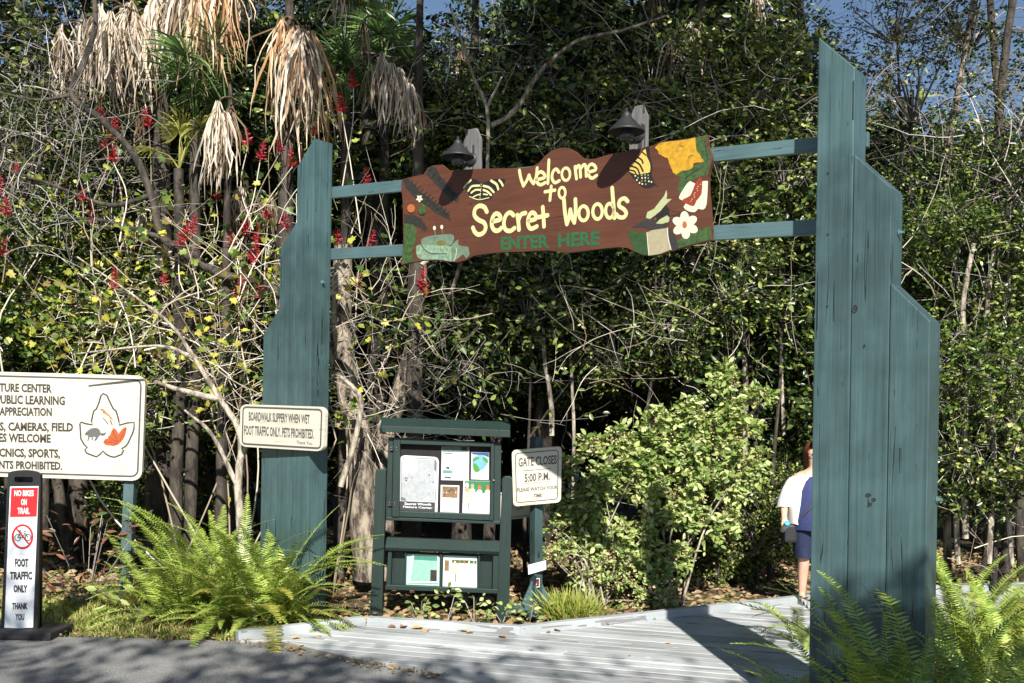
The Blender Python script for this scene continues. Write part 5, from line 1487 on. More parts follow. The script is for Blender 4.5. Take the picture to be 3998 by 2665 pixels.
tangle('wiry branches in front of the dark top centre', (1350, 50, 2000, 500), 11.6, 36, (.003, .009), M_TWIGD, leafn=60, leafs=.09, tm=T_OVAL, lmat=M_DARK)
tangle('fine twigs around the top of the right post', (2750, 40, 3700, 520), 11.4, 45, (.003, .009), M_TWIGD, leafn=520, leafs=.07, tm=T_OVAL, lmat=M_OLIVE, bias=(.6, 0, .6))
tangle('twiggy leafy shrub right of the right post', (3500, 500, 4050, 1500), 11.0, 42, (.003, .009), M_TWIG, leafn=900, leafs=.075, tm=T_OVAL, lmat=M_MID)
tangle('upright whips and twigs right of the right post', (3620, 300, 4050, 2000), 10.9, 50, (.003, .010), M_TWIGD, ln=(.8, 2.0), bias=(.15, 0, 1.3))
tangle('twiggy leafy shrub low at the right edge', (3680, 1400, 4050, 2300), 10.2, 32, (.003, .008), M_TWIG, leafn=420, leafs=.075, tm=T_OVAL, lmat=M_MID)
tangle('bare stems and leaves left of the right post', (2650, 900, 3180, 1500), 11.4, 20, (.002, .006), M_TWIG, leafn=420, leafs=.075, tm=T_OVAL, lmat=M_MID)

# ---- pale green flowering shrub
def flowering(label, px, py, Y, blobs, seed, leaf=.078, stems=10, grp='pale green shrubs beside the boardwalk'):
    base = W(px, py, Y); base.z = -0.03
    t = empty('flowering_shrub', label, 'shrub', grp, loc=base)
    G_, B_ = [], []
    rb = random.Random(seed)
    blobs = [(x + rb.uniform(-1, 1) * r_ * 290, y + rb.uniform(-1, 1) * r_ * 270, r_ * rb.uniform(.35, .6), max(6, int(n_ * .30))) for (x, y, r_, n_) in blobs for _ in range(3)]
    for (cx_, cy_, r_, n_) in blobs:
        c = np.array(W(cx_, cy_, Y) - base)
        d = rnd_dir(n_, (0, -.35, .25))
        S_ = c + d * r_ * rng.uniform(.3, 1, (n_, 1)) * [1, .75, .9]
        g, _ = sprays(S_, d * .6 + rng.normal(size=(n_, 3)) * .45 + [0, 0, .3], rng.uniform(.08, .2, n_), 7, leaf, T_OVAL, 0, up=.9, spread=.8)
        G_.append(g)
        m = int(n_ * .5)
        P = c + rnd_dir(m, (0, -.4, .55)) * r_ * rng.uniform(.92, 1.12, (m, 1)) * [1, .75, .9]
        P = np.repeat(P, 12, 0) + rng.normal(size=(m * 12, 3)) * .026
        B_.append(leaves_geo(P, rnd_dir(len(P)), .026, T_OVAL, .9))
    put('foliage', raw_mesh('foliage', *merge_geo(G_), M_LIME), t)
    put('bud_clusters', raw_mesh('bud_clusters', *merge_geo(B_), M_BUD), t)
    cs = []
    for i in range(stems):
        b = random.choice(blobs); e = np.array(W(b[0], b[1], Y) - base) + rng.normal(size=3) * b[2] * .4
        s0 = np.array([random.uniform(-.1, .1), random.uniform(-.1, .1), -.02])
        m = (s0 + e) / 2 + rng.normal(size=3) * .09 - [e[0] * .15, 0, -.05]
        c = smooth_curve([s0, m, e], 4)
        cs.append((c, np.linspace(random.uniform(.009, .02), .004, len(c))))
    put('stems', raw_mesh('stems', *tubes(cs, 6), M_BARKP, True), t)
flowering('tall pale green shrub with tan bud clusters at the boardwalk edge', 2650, 2370, 10.6, [(2620, 1650, .30, 90), (2780, 1560, .28, 85), (2900, 1620, .26, 70), (2560, 1830, .30, 80), (2760, 1790, .32, 85), (2900, 1780, .22, 50), (2690, 1960, .24, 45), (2820, 2050, .14, 24), (2520, 2100, .16, 26), (2700, 1680, .3, 80), (2480, 1780, .28, 70), (2640, 1830, .3, 80), (2840, 1700, .26, 60), (2780, 2000, .28, 60), (2600, 2040, .28, 60), (2880, 1900, .2, 40)], 1, stems=8)
flowering('pale green flowering shrub just right of the gate closing sign', 2330, 2350, 10.5, [(2270, 1790, .30, 90), (2420, 1740, .28, 90), (2330, 1950, .30, 85), (2480, 1900, .28, 80), (2230, 1980, .2, 50), (2420, 2080, .24, 50), (2500, 1850, .3, 80), (2380, 1850, .3, 80), (2300, 2080, .2, 50), (2350, 2180, .26, 60), (2500, 2150, .24, 60), (2600, 2220, .2, 50)], 2, stems=9)
flowering('low mixed shrub between the gate sign post and the tall pale shrub', 2330, 2390, 10.3, [(2200, 2130, .18, 36), (2320, 2200, .2, 36), (2450, 2240, .22, 40), (2590, 2330, .12, 30), (2480, 2340, .1, 22), (2150, 2030, .15, 26)], 3, leaf=.05, stems=12)

# ---- coral bean: red spikes on pale stems
def spike_mesh(n=34, h=.2):
    gs = []
    i = np.arange(n); f = i / n
    P = np.stack([np.zeros(n), np.zeros(n), f * h], 1)
    a = i * 2.4
    out = (1 - f * .75)
    D = np.stack([np.cos(a), np.sin(a), .15 + .5 * f], 1)
    tm = (np.array([(-.09, 0, 0), (.09, 0, 0), (.12, .6, .05), (0, 1, .12), (-.12, .6, .05), (0, .5, .1)]), [np.array([[0, 1, 2, 5], [0, 5, 3, 4]]), np.array([[5, 2, 3]])])
    g1 = leaves_geo(P, D, .070 * out + .018, tm, .2)
    g2 = tubes([(np.array([(0, 0, -.03), (0, 0, h * 1.08)]), [.006, .002])], 4)
    return raw_mesh('flower_spike', *merge_geo([g1, (g2[0], g2[1])]), M_RED)
SPK = [spike_mesh(), spike_mesh(26, .16), spike_mesh(40, .24)]
def coral(label, base_px, Y, fl_, extra_leaf=60):
    base = W(base_px[0], base_px[1], Y); base.z = max(-0.03, min(base.z, 1.2)) if base_px[1] < 1900 else -0.03
    t = empty('coral_bean_shrub', label, 'shrub', 'red flowering shrubs', loc=base)
    cs, P, D = [], [], []
    for (x, y_) in fl_:
        yy = Y + random.uniform(-.5, .4)
        e = np.array(W(x / .5883, (y_ + 22) / .5883, yy) - base)
        o = put('flower_spike', random.choice(SPK), t)
        o.location = e; o.rotation_euler = (random.uniform(-.25, .25), random.uniform(-.25, .25), random.uniform(0, 6.28)); s_ = random.uniform(.8, 1.15); o.scale = (s_,) * 3
        m = e * .5 + rng.normal(size=3) * [.5, .15, .15] + [0, 0, .1]
        c = smooth_curve([[random.uniform(-.1, .1), random.uniform(-.1, .1), 0], m * .6 + rng.normal(size=3) * .12, m + [e[0] * .2, 0, 0], e + (m - e) * .5 + rng.normal(size=3) * .14, e + (m - e) * .2 + rng.normal(size=3) * .07, e], 4)
        if random.random() < .25: cs.append((c, np.linspace(.012, .005, len(c))))
        else: cs.append((c[-8:], np.linspace(.008, .005, len(c[-8:]))))
        for k in range(4):
            P.append(c[-1 - 2 * k] + rng.normal(size=3) * .08); D.append(rng.normal(size=3))
    put('stems', raw_mesh('stems', *tubes(cs, 5), M_TWIG, True), t)
    put('foliage', raw_mesh('foliage', *leaves_geo(np.array(P), np.array(D), .09, T_LOBE, .4), M_MID), t)
coral('coral bean shrub with red flower spikes at the far left edge', (60, 1440), 10.9, [(35, 375), (15, 470), (0, 420), (4, 560)])
coral('coral bean shrub with red spikes hanging below the dark palm skirt', (700, 1900), 11.0, [(257, 300), (260, 350), (233, 255), (342, 270), (190, 440), (213, 490), (262, 640), (378, 630), (240, 320)])
coral('coral bean shrub with the most red spikes, left of the left post', (930, 1900), 10.9, [(425, 530), (410, 550), (440, 515), (520, 480), (497, 435), (570, 310), (598, 345), (645, 325), (685, 355), (672, 360), (615, 480), (560, 520), (588, 530), (578, 580), (585, 570), (545, 665), (535, 540), (600, 660), (722, 285), (655, 500)])
coral('coral bean shrub with red spikes right of the left post', (1330, 1900), 10.9, [(812, 180), (785, 235), (775, 540), (850, 548), (978, 655), (772, 640), (820, 645), (965, 640), (845, 420), (790, 600)])

# ---- palms
def blade_strip(p0, d0, L_, w_, droop, n_=6, twist=0.0, jit=0.0):
    pts = [np.array(p0, float)]; d = nrm(np.array(d0, float))
    for k in range(n_):
        s_ = (k + 1) / n_
        d = nrm(d * (1 - droop * s_ * .6) + np.array([0, 0, -1.0]) * droop * s_ + rng.normal(size=3) * jit * 2)
        pts.append(pts[-1] + d * L_ / n_)
    pts = np.array(pts)
    T = nrm(np.gradient(pts, axis=0))
    side = nrm(np.cross(T, np.array([math.cos(twist), math.sin(twist), .3])))
    ww = w_ * np.array([.5] + [1.0] * (n_ - 2) + [.7, .12])[:n_ + 1]
    A, B = pts + side * ww[:, None] / 2, pts - side * ww[:, None] / 2
    V = np.stack([A, B], 1).reshape(-1, 3)
    i = np.arange(n_) * 2
    return V, [np.stack([i, i + 1, i + 3, i + 2], 1)]
def dead_frond(mat, nb=38, L_=1.25):
    gs = []
    e = np.array((0, .30, -.12))
    for i in range(nb):
        a = (i / (nb - 1) - .5) * 2 * 1.4
        d = (math.sin(a) * .32, math.cos(a) * .26 + random.uniform(-.15, .1), -.75 + random.uniform(-.2, .2))
        gs.append(blade_strip(e + np.array([a * .03, random.uniform(-.03, .03), random.uniform(-.05, .04)]), d, L_ * random.uniform(.3, 1.1), .025 * random.uniform(.4, 1.4), random.uniform(.6, 1.15), 6, random.uniform(0, 3.1), .085))
    return raw_mesh('dead_frond', *merge_geo(gs), mat)
def green_frond(mat, nb=34, L_=.75, droop=.28):
    gs = []
    pet = smooth_curve([(0, 0, 0), (0, .35, .2), (0, .75, .25)], 4)
    gs.append(tubes([(pet, np.linspace(.016, .009, len(pet)))], 5))
    e = pet[-1]
    for i in range(nb):
        a = (i / (nb - 1) - .5) * 2 * 2.3
        d = (math.sin(a), math.cos(a), .12 + .25 * math.cos(a) + random.uniform(-.05, .05))
        gs.append(blade_strip(e, d, L_ * random.uniform(.8, 1.05) * (.75 + .25 * math.cos(a / 2)), .032, droop, 5, random.uniform(0, 3.1)))
    return raw_mesh('green_frond', *merge_geo(gs), mat)
DEAD = [dead_frond(M_STRAW) for _ in range(3)]; DEADB = [dead_frond(M_STRAW2, 26, 1.0) for _ in range(2)]
GRN = [green_frond(M_PALM) for _ in range(2)]; GRNY = [green_frond(M_PALMY, 28, .6, .4)]
def palm(label, px, hub_py, Y, nd=12, nb_=8, ng=8, tr=.16, sc_=1.0, front=True, base_py=2350, dsp=.5):
    hub = W(px, hub_py, Y)
    base = W(px, base_py, Y); base.x = hub.x + random.uniform(-.1, .1); base.z = -.05
    t = empty('cabbage_palm', label, 'palm', 'palms with hanging dead fronds', loc=base)
    h = hub - base
    limb([(0, 0, 0), (h.x * .3, .04, h.z * .35), (h.x * .7, 0, h.z * .7), tuple(h)], tr, tr * .3, 'trunk', t, M_BARKD, 10)
    def fr(nm, lib, n_, tilt, zr, front_):
        for i in range(n_):
            o = put(nm, random.choice(lib), t)
            az = random.uniform(0, 6.28) if not front_ else math.pi + random.uniform(-1.9, 1.9)
            rr_ = random.uniform(.05, .42) * sc_ if nm == 'dead_frond' else 0
            o.location = h + Vector((-math.sin(az) * rr_, math.cos(az) * rr_, -random.uniform(*zr)))
            tl = math.radians(random.uniform(*tilt))
            o.rotation_euler = Euler((tl, 0, az))
            s_ = sc_ * random.uniform(.8, 1.15); o.scale = (s_, s_, s_)
    fr('dead_frond', DEAD, nd, (-18, 12), (0, dsp), front)
    fr('dead_frond', DEADB, nb_, (-25, 10), (.2, dsp + .6), False)
    fr('green_frond', GRN, ng, (-10, 60), (-.15, .05), False)
    return t
M_ORANGE = leafm('dead palm orange', [(.16, .08, .04), (.45, .24, .11), (.68, .50, .32), (.74, .64, .48), (.55, .30, .13), (.72, .60, .44)], 0.6, 0.12)
DEADO = [dead_frond(M_ORANGE, 40, 1.3) for _ in range(2)]
M_PETB = barkm('petiole brown', (.03, .02, .012), (.16, .10, .06))
PET = raw_mesh('petiole', *tubes([(smooth_curve([(0, -.12, -.02), (0, .06, .02), (0, .22, -.03), (0, .305, -.16)], 4), np.linspace(.022, .014, 13))], 5), M_PETB, True)
def palm2(label, px, hub_py, Y, fr_, tr=.15, greens=(), base_py=2350):
    """fr_: (px, py, scale, kind) where the blades of each dead frond start"""
    hub = W(px, hub_py, Y)
    base = Vector((hub.x + random.uniform(-.1, .1), Y, -.05))
    t = empty('cabbage_palm', label, 'palm', 'palms with hanging dead fronds', loc=base)
    h = hub - base
    limb([(0, 0, 0), (h.x * .3, .04, h.z * .35), (h.x * .7, 0, h.z * .7), tuple(h)], tr, tr * .3, 'trunk', t, M_BARKD, 10)
    for (x, y_, s_, kd) in fr_:
        s_ *= .80 if kd != 'o' else .86
        o = put('dead_frond', random.choice({'s': DEAD, 'o': DEADO, 'b': DEADB}[kd]), t)
        az = math.atan2((x - px) / 330.0, .45) + random.uniform(-.4, .4)      # outwards, towards the light
        p = W(x, y_, Y - .35 + random.uniform(-.25, .25) + (.3 if kd == 'b' else 0)) - base
        rot = Euler((math.radians(random.uniform(-12, 8)), random.uniform(-.12, .12), math.pi + az)).to_matrix()
        e = rot @ Vector((0, .30, -.12)) * s_
        o.location = p - e
        o.rotation_euler = rot.to_euler(); o.scale = (s_, s_, s_)
        put('petiole', PET, o)
    for (x, y_, s_, tl, az) in greens:
        o = put('green_frond', random.choice(GRN), t); o.location = W(x, y_, Y) - base
        o.rotation_euler = Euler((math.radians(tl), 0, az)); o.scale = (s_,) * 3
palm2('large palm with a wide ragged skirt of straw fronds at the upper left', 640, -80, 11.9, [(280, 190, .75, 's'), (360, 120, .8, 's'), (430, 50, 1.0, 's'), (440, 230, .7, 's'), (510, 10, 1.1, 's'), (600, -40, 1.2, 's'), (560, 120, .95, 's'), (690, -60, 1.0, 's'), (640, 40, .8, 's'), (760, -110, .9, 's'), (240, 100, .7, 's'), (390, 20, .9, 's'), (470, 110, .85, 's'), (530, 60, .9, 's'), (580, 30, .95, 's'), (350, 190, .7, 's'), (820, -120, .9, 's'), (900, -130, .85, 's'), (690, -90, 1.1, 's'), (320, 270, .6, 's'), (480, 190, .8, 'b'),
      (560, 200, .9, 'b'), (600, 250, 1.0, 'b'), (520, 330, 1.0, 'b'), (450, 420, .8, 'b'), (560, 420, .9, 'b'), (400, 330, .7, 'b'), (620, 150, .9, 'b')], .2, [(500, -60, 1.0, 40, 2.6), (640, -80, 1.1, 30, 3.3), (800, -90, 1.0, 45, 3.9), (420, 20, .9, 10, 2.3)])
palm2('palm with orange brown hanging fronds left of the left post top', 1130, -60, 11.3, [(1150, 110, 1.25, 'o'), (1100, 80, 1.0, 'o'), (1210, 130, 1.1, 'o'), (1180, 120, 1.2, 's'), (840, -70, 1.1, 'o'), (900, -90, 1.0, 'o'), (780, -40, .9, 'o'), (1010, -150, .9, 'b'), (1330, -150, .8, 's'), (1400, -160, .7, 's'), (1150, 330, .9, 'b'), (1080, 300, .9, 'b'), (1100, 480, .8, 'b')], .16, [(1280, -40, 1.0, 30, 3.8), (1000, -60, 1.0, 20, 2.4), (1350, 0, .9, 0, 4.2)])
palm2('slim palm with one grey white bundle of dead fronds', 900, 330, 11.0, [(850, 400, .85, 's'), (835, 450, .8, 's'), (880, 440, .75, 's'), (860, 520, .7, 's'), (900, 420, .7, 'b')], .08, [(860, 380, .7, 20, 2.4), (880, 380, .7, 40, 3.0)])
palm2('palm at the far upper left with mixed straw fronds', 340, 0, 12.8, [(250, 120, .8, 'b'), (330, 60, .9, 's'), (380, 200, .8, 'b'), (300, 380, .8, 'b'), (420, 480, .7, 'b'), (230, 300, .6, 's')], .14, [(300, 60, .9, 30, 2.6), (380, 20, .9, 40, 3.6)])
palm2('palm right of the left post with one long pale frond hanging', 1640, -60, 11.3, [(1490, 215, .62, 's'), (1530, 250, .82, 's'), (1560, 270, .8, 's'), (1600, 330, .72, 's'), (1450, 260, .7, 'b'), (1420, 80, .8, 'b'), (1640, 420, .5, 'b')], .13, [(1560, 150, .8, 0, 2.4), (1640, -40, 1.0, 30, 3.6), (1480, 100, .8, 20, 2.9)])
palm2('palm behind the sign with dark green fans against the sky', 1860, -120, 13.2, [(1800, 200, .9, 'b'), (1950, 180, .9, 'b'), (1700, 330, .8, 'b'), (1880, 420, .8, 'b')], .15, [(1860, -60, 1.1, 10, 2.6), (1900, -40, 1.1, 30, 3.4), (1960, 0, 1.1, 0, 4.0), (1780, 0, 1.1, 0, 2.2)])
palm2('palm above the welcome sign with a grey brown skirt', 2740, -160, 12.2, [(2650, 110, .85, 'b'), (2700, 90, .85, 's'), (2740, 100, .8, 'b'), (2780, 140, .7, 'b'), (2620, 180, .7, 'b'), (2950, -60, .7, 's'), (2560, -60, .9, 'b')], .14, [(2740, -100, 1.0, 30, 3.4), (2850, -80, 1.0, 20, 4.0)])
palm2('short palm behind the thicket with a pale ragged skirt', 620, 720, 12.2, [(640, 760, .55, 's'), (560, 820, .5, 's'), (700, 780, .5, 's'), (600, 860, .5, 'b'), (500, 880, .45, 's')], .09)
palm2('low palm with straw bundles above the left post shoulder', 960, 700, 11.8, [(940, 730, .7, 's'), (990, 760, .7, 'b'), (1060, 780, .7, 'b'), (900, 800, .6, 'b'), (1100, 900, .7, 's'), (1130, 1000, .6, 's')], .10)
# low green fan palms between the skirts
def fan_palm(label, px, py, Y, n_, lib, sc_, base_py=2350):
    hub = W(px, py, Y); base = hub.copy(); base.z = -.05
    t = empty('fan_palm', label, 'palm', None, loc=base)
    limb([(0, 0, 0), (.05, 0, (hub.z) * .5), tuple(hub - base)], .08, .06, 'trunk', t, M_BARKD, 8)
    for i in range(n_):
        o = put('green_frond', random.choice(lib), t); o.location = hub - base
        o.rotation_euler = Euler((math.radians(random.uniform(10, 110)), 0, random.uniform(-1.3, 1.3) + (math.pi if i % 3 == 0 else 0))); s_ = sc_ * random.uniform(.8, 1.1); o.scale = (s_,) * 3
fan_palm('blue green fan palm between the two big straw skirts', 760, 470, 11.35, 9, GRN, .75)
fan_palm('yellow green fan palm below the blue green one', 700, 660, 11.2, 7, GRNY, .7)
fan_palm('green fan palm right of the orange fronds', 1350, 420, 11.7, 6, GRN, .7)
fan_palm('dark fan palm against the upper centre sky', 1500, 330, 12.4, 6, GRN, .9)
fan_palm('dark fan palm over the sign middle', 2150, 180, 13.0, 7, GRN, .9)

# ---- sword ferns: every frond is a part
def fern_frond(mat, L_=.8, np_=34, arch_=1.0, pin=.075, wf=.36):
    n_ = np_
    ts = np.linspace(0, 1, 12)
    ang = math.radians(8) + arch_ * ts ** 1.5 * 1.5
    pts = [np.zeros(3)]
    for a in ang[1:]: pts.append(pts[-1] + np.array([0, math.sin(a), math.cos(a)]) * L_ / 11)
    pts = np.array(pts)
    gs = [tubes([(pts, np.linspace(.005, .0015, 12))], 3)]
    f = np.linspace(.12, .985, n_)
    P = np.stack([np.interp(f, ts, pts[:, k]) for k in range(3)], 1)
    T = nrm(np.stack([np.interp(f, ts, np.gradient(pts[:, k])) for k in range(3)], 1))
    env = np.minimum(1, (f - .05) * 5) * np.minimum(1, (1.02 - f) * 2.6) ** .7
    up = nrm(np.cross(T, np.array([1.0, 0, 0])))
    for s_ in (-1, 1):
        D = nrm(T * .28 + np.array([s_ * 1.0, 0, 0]) + rng.normal(size=(n_, 3)) * .05 - up * .12)
        ln = pin * env * rng.uniform(.9, 1.1, n_)
        w_ = L_ * .9 / n_ * wf
        A = P - T * w_; B = P + T * w_ * .9
        tip = P + D * ln[:, None]; mid1 = P + D * ln[:, None] * .55 + T * w_ * 1.0; mid0 = P + D * ln[:, None] * .55 - T * w_ * .75
        V = np.stack([A, mid0, tip, mid1, B], 1).reshape(-1, 3)
        i = np.arange(n_)[:, None] * 5 + np.arange(5)[None]
        gs.append((V, [i if s_ > 0 else i[:, ::-1]]))
    return raw_mesh('frond', *merge_geo(gs), mat)
FERN = [fern_frond(M_FERN, random.uniform(.7, .95), 34, random.uniform(.5, 1.1)) for _ in range(5)]
FERNY = [fern_frond(M_FERN2, .75, 30, 1.0) for _ in range(2)]
FERNT = [fern_frond(M_FERN, random.uniform(1.05, 1.3), 50, random.uniform(.25, .8), .066, .31) for _ in range(5)]
FERND = [fern_frond(M_FERND, .6, 22, 1.5, .04) for _ in range(2)]
def fern(label, px, py, Y, n_=26, sc_=1.0, yl=.2, dead=4, grp='sword ferns', z0=0.0, tl=(5, 60), tall=False):
    base = G(px, py) if Y is None else W(px, py, Y)
    base.z = z0
    t = empty('sword_fern', label, 'fern', grp, loc=base)
    for i in range(n_ + dead):
        lib = FERND if i >= n_ else (FERNY if random.random() < yl else (FERNT if tall else FERN))
        o = put('frond', random.choice(lib), t)
        o.location = (random.uniform(-.13, .13), random.uniform(-.1, .1), 0)
        o.rotation_euler = Euler((-math.radians(random.uniform(*tl) + (35 if i >= n_ else 0)), 0, random.uniform(0, 6.28)))
        s_ = sc_ * random.uniform(.6, 1.15); o.scale = (s_,) * 3
FL = [('large bright fern spilling over in front of the left post', 1050, 2420, 8.9, 34, 1.15), ('bright fern left of the left post, its fronds reaching up', 880, 2430, 9.0, 32, 1.15), ('fern at the left of the fern bank, long arching fronds', 690, 2410, 9.2, 26, 1.1),
      ('fern close to the left leg of the bank, low and yellow', 500, 2380, 9.7, 16, .85), ('small fern just right of the trail marker', 210, 2320, 9.6, 9, .7), ('small fern behind the trail marker', 60, 2300, 10.0, 9, .8),
      ('small fern at the foot of the left post', 1215, 2440, 8.95, 9, .55), ('tall fern hidden behind the fern bank', 800, 2330, 10.0, 22, 1.2), ('fern beside the left post with fronds over the boardwalk edge', 1120, 2410, 9.1, 16, .9)]
for a in FL: fern(*a[:4], n_=a[4], sc_=a[5])
fern('upright fern near the left leg of the nature center sign', 560, 2370, 9.8, 16, 1.0, tl=(2, 40), tall=True)
fern('upright fern in the middle of the left bank, behind the low ones', 860, 2380, 9.6, 26, 1.25, tl=(0, 30), tall=True)
fern('upright fern touching the broad side of the left post', 1060, 2400, 9.2, 24, 1.2, tl=(2, 34), tall=True)
fern('tallest fern of the left bank, fronds rising in front of the left post', 960, 2400, 9.1, 28, 1.2, tl=(0, 34), tall=True)
fern('tall fern with straight fronds above the middle of the left bank', 730, 2390, 9.4, 24, 1.2, tl=(0, 40), tall=True)
fern('tall fern with long fronds arching right past the left post', 1130, 2400, 9.0, 10, .85, tl=(10, 50), tall=True)
FR_ = [('tall dark fern in front of the right post', 3420, 2700, 5.45, 22, .72), ('fern at the left foot of the right post', 3180, 2760, 5.6, 18, .55), ('fern in the bottom right corner with broad fronds', 3850, 2700, 5.6, 26, .85),
       ('bright fern right of the right post', 3800, 2500, 7.2, 28, 1.0), ('fern on the boardwalk side of the right post', 3100, 2640, 6.5, 14, .55), ('small fern spilling on the boardwalk behind the right post', 3150, 2420, 8.7, 16, .7),
       ('sunlit fern at the right edge', 3980, 2420, 7.8, 26, 1.15), ('fern between the right post and the right edge', 3650, 2720, 5.3, 20, .75), ('yellowish fern behind the right post', 3900, 2250, 9.2, 24, 1.1), ('fern in shade at the very bottom right', 3560, 2850, 4.9, 18, .7), ('fern under the right post at the frame bottom', 3300, 2860, 5.2, 16, .65), ('fern at the lower right corner edge', 4000, 2860, 5.0, 16, .8)]
for a in FR_: fern(*a[:4], n_=a[4], sc_=a[5] * 1.15, z0=-0.02, tl=(3, 50))
for lb, px, Y_, n_, s_ in (('tall fern with upright fronds in front of the middle of the right post', 3480, 5.35, 14, 1.2), ('tall fern with fronds against the right edge of the right post', 3660, 5.3, 16, 1.2), ('tall fern left of the right post foot over the boardwalk', 3190, 5.8, 10, .7), ('tall bright fern reaching up right of the right post', 3850, 6.3, 20, 1.0), ('tall fern with a long diagonal frond at the right edge', 4020, 6.8, 18, 1.1), ('tall shaded fern in the bottom right corner', 3960, 5.2, 18, 1.0), ('tall fern right behind the right post', 3760, 7.6, 22, 1.1), ('shaded fern low in front of the right post foot', 3300, 5.1, 18, .9), ('shaded fern low left of the right post foot', 3130, 5.4, 14, .7), ('dark fern at the bottom edge between the post and the corner', 3620, 4.8, 20, .95), ('dark fern filling the bottom right corner', 3880, 4.7, 22, 1.0)):
    fern(lb, px, 2700, Y_, n_, s_, yl=.12, z0=-.02, tl=(0, 18), tall=True)
# ---- reddish broad leaved shrub, weeds, grass, litter, fallen leaves
def small_plant(name, label, px, py, Y, n_, leaf, mat, h, spread=.14, tm=T_OVAL, grp=None, cat='plant'):
    base = W(px, py, Y); base.z = -.03
    t = empty(name, label, cat, grp, loc=base)
    P = rng.normal(size=(n_, 3)) * [spread, spread, 0] + np.stack([np.zeros(n_), np.zeros(n_), rng.uniform(.15, 1, n_) * h], 1)
    D = nrm(P * [1, 1, 0]) + rng.normal(size=(n_, 3)) * .4 + [0, 0, .25]
    put('foliage', raw_mesh('foliage', *leaves_geo(P, D, leaf * rng.uniform(.7, 1.2, n_), tm, .7), mat), t)
    cs = [(np.array([(0, 0, 0), tuple(P[i] * [.5, .5, .5]), tuple(P[i])]), .004) for i in range(0, n_, 7)]
    put('stems', raw_mesh('stems', *tubes(cs, 4), M_TWIGD), t)
small_plant('red_leaved_shrub', 'reddish broad leaved shrub behind the trail marker', 340, 2230, 10.0, 130, .13, leafm('red green leaves', [(.05, .08, .02), (.12, .05, .03), (.25, .1, .06), (.08, .13, .03)], .35, .2), 1.0, .3, T_LANCE, cat='shrub')
small_plant('broad_leaved_plant', 'light green broad leaved plant beside the left leg of the sign', 560, 2310, 9.6, 34, .13, M_LIME, .3, .2)
for i, (px, py) in enumerate(((1640, 2425), (1745, 2440), (1850, 2452), (1960, 2462), (2065, 2470))):
    small_plant('weed', ['seedling left of the notice board feet', 'bushy weed under the notice board, left half', 'low weed under the notice board, right half', 'weed in front of the right foot of the notice board', 'small weed at the foot of the gate sign post'][i], px, py, 9.45, 26, .07, M_LIME, .26 if i != 1 else .36, .07, grp='weeds along the boardwalk edge')
small_plant('fern_seedling', 'small green plant behind the boardwalk edge left of the notice board', 1480, 2400, 9.9, 14, .06, M_MID, .3, .05)
base = W(2235, 2420, 9.75); base.z = -.03
t = empty('grass_tuft', 'spiky yellow green grass tuft right of the gate sign post', 'grass tuft', loc=base)
n = 420; P = rng.normal(size=(n, 3)) * [.11, .08, 0]; D = P * [3.5, 3.5, 0] + rng.normal(size=(n, 3)) * .35 + [0, 0, 1.0]
put('blades', raw_mesh('blades', *leaves_geo(P, D, rng.uniform(.12, .38, n), T_BLADE), leafm('tuft blades', [(.16, .22, .03), (.3, .34, .06), (.42, .4, .12)], .5, .2)), t)
# ground cover: mown strip, litter in the woods
n = 12000
x = rng.uniform(-5.2, -2.0, n); y = rng.uniform(8.55, 10.3, n)
g = leaves_geo(np.stack([x, y, np.full(n, -.04)], 1), rng.normal(size=(n, 3)) * .6 + [0, 0, 1], rng.uniform(.04, .11, n), (T_BLADE[0] * [2.0, 1, 1], T_BLADE[1]))
tag(put('grass', raw_mesh('grass', *g, M_GRASS)), 'short patchy grass strip between the asphalt and the ferns', 'grass', kind='stuff')
n = 24000
x = rng.uniform(-9, 9.5, n); y = rng.uniform(8.4, 15, n)
def pip(xs, ys, poly):
    ins = np.zeros(len(xs), bool); m = len(poly)
    for i in range(m):
        x0, y0 = poly[i]; x1, y1 = poly[(i + 1) % m]
        c = ((y0 > ys) != (y1 > ys)) & (xs < (x1 - x0) * (ys - y0) / (y1 - y0 + 1e-12) + x0)
        ins ^= c
    return ins
ok = ~pip(x, y, POLY) & ~((x < -2.3) & (y < 10.2) & (rng.uniform(size=n) < .8))
x, y = x[ok], y[ok]; n = len(x)
g = leaves_geo(np.stack([x, y, rng.uniform(-.05, .02, n)], 1), rng.normal(size=(n, 3)) * [1, 1, .25], rng.uniform(.04, .11, n), T_OVAL, 1.5)
tag(put('leaf_litter', raw_mesh('leaf_litter', *g, M_LITTER)), 'brown leaf litter covering the woodland floor', 'leaf litter', kind='stuff')
# debris along the seam of asphalt and deck
n = 420
f = rng.uniform(0, 1, n); x = E0.x + (E2.x - E0.x) * f + rng.normal(size=n) * .05; y = E0.y + (E2.y - E0.y) * f + rng.normal(size=n) * .035
sel = rng.uniform(size=n) < .45; x[sel] = rng.uniform(-5, -2.2, sel.sum()); y[sel] = L1.y + rng.normal(size=sel.sum()) * .05
g = leaves_geo(np.stack([x, y, np.full(n, .036)], 1), rng.normal(size=(n, 3)) * [1, 1, .1], rng.uniform(.012, .045, n), T_OVAL, 2)
tag(put('leaf_debris', raw_mesh('leaf_debris', *g, M_LITTER)), 'crumbled leaves along the seam between asphalt and boardwalk', 'debris', kind='stuff')
FLM = []
for i in range(4):
    tv = T_OVAL[0].copy() * [1.3, 1, 2.2]; FLM.append(raw_mesh('fallen_leaf', *leaves_geo([(0, 0, 0)], [(0, 1, 0.08)], 1.0, (tv, T_OVAL[1]), 3), leafm('fallen leaf %d' % i, [((.32, .13, .05), (.42, .24, .08), (.16, .07, .035), (.5, .36, .18))[i], ((.38, .17, .06), (.48, .3, .1), (.2, .09, .04), (.45, .3, .14))[i]], .6, 0)))
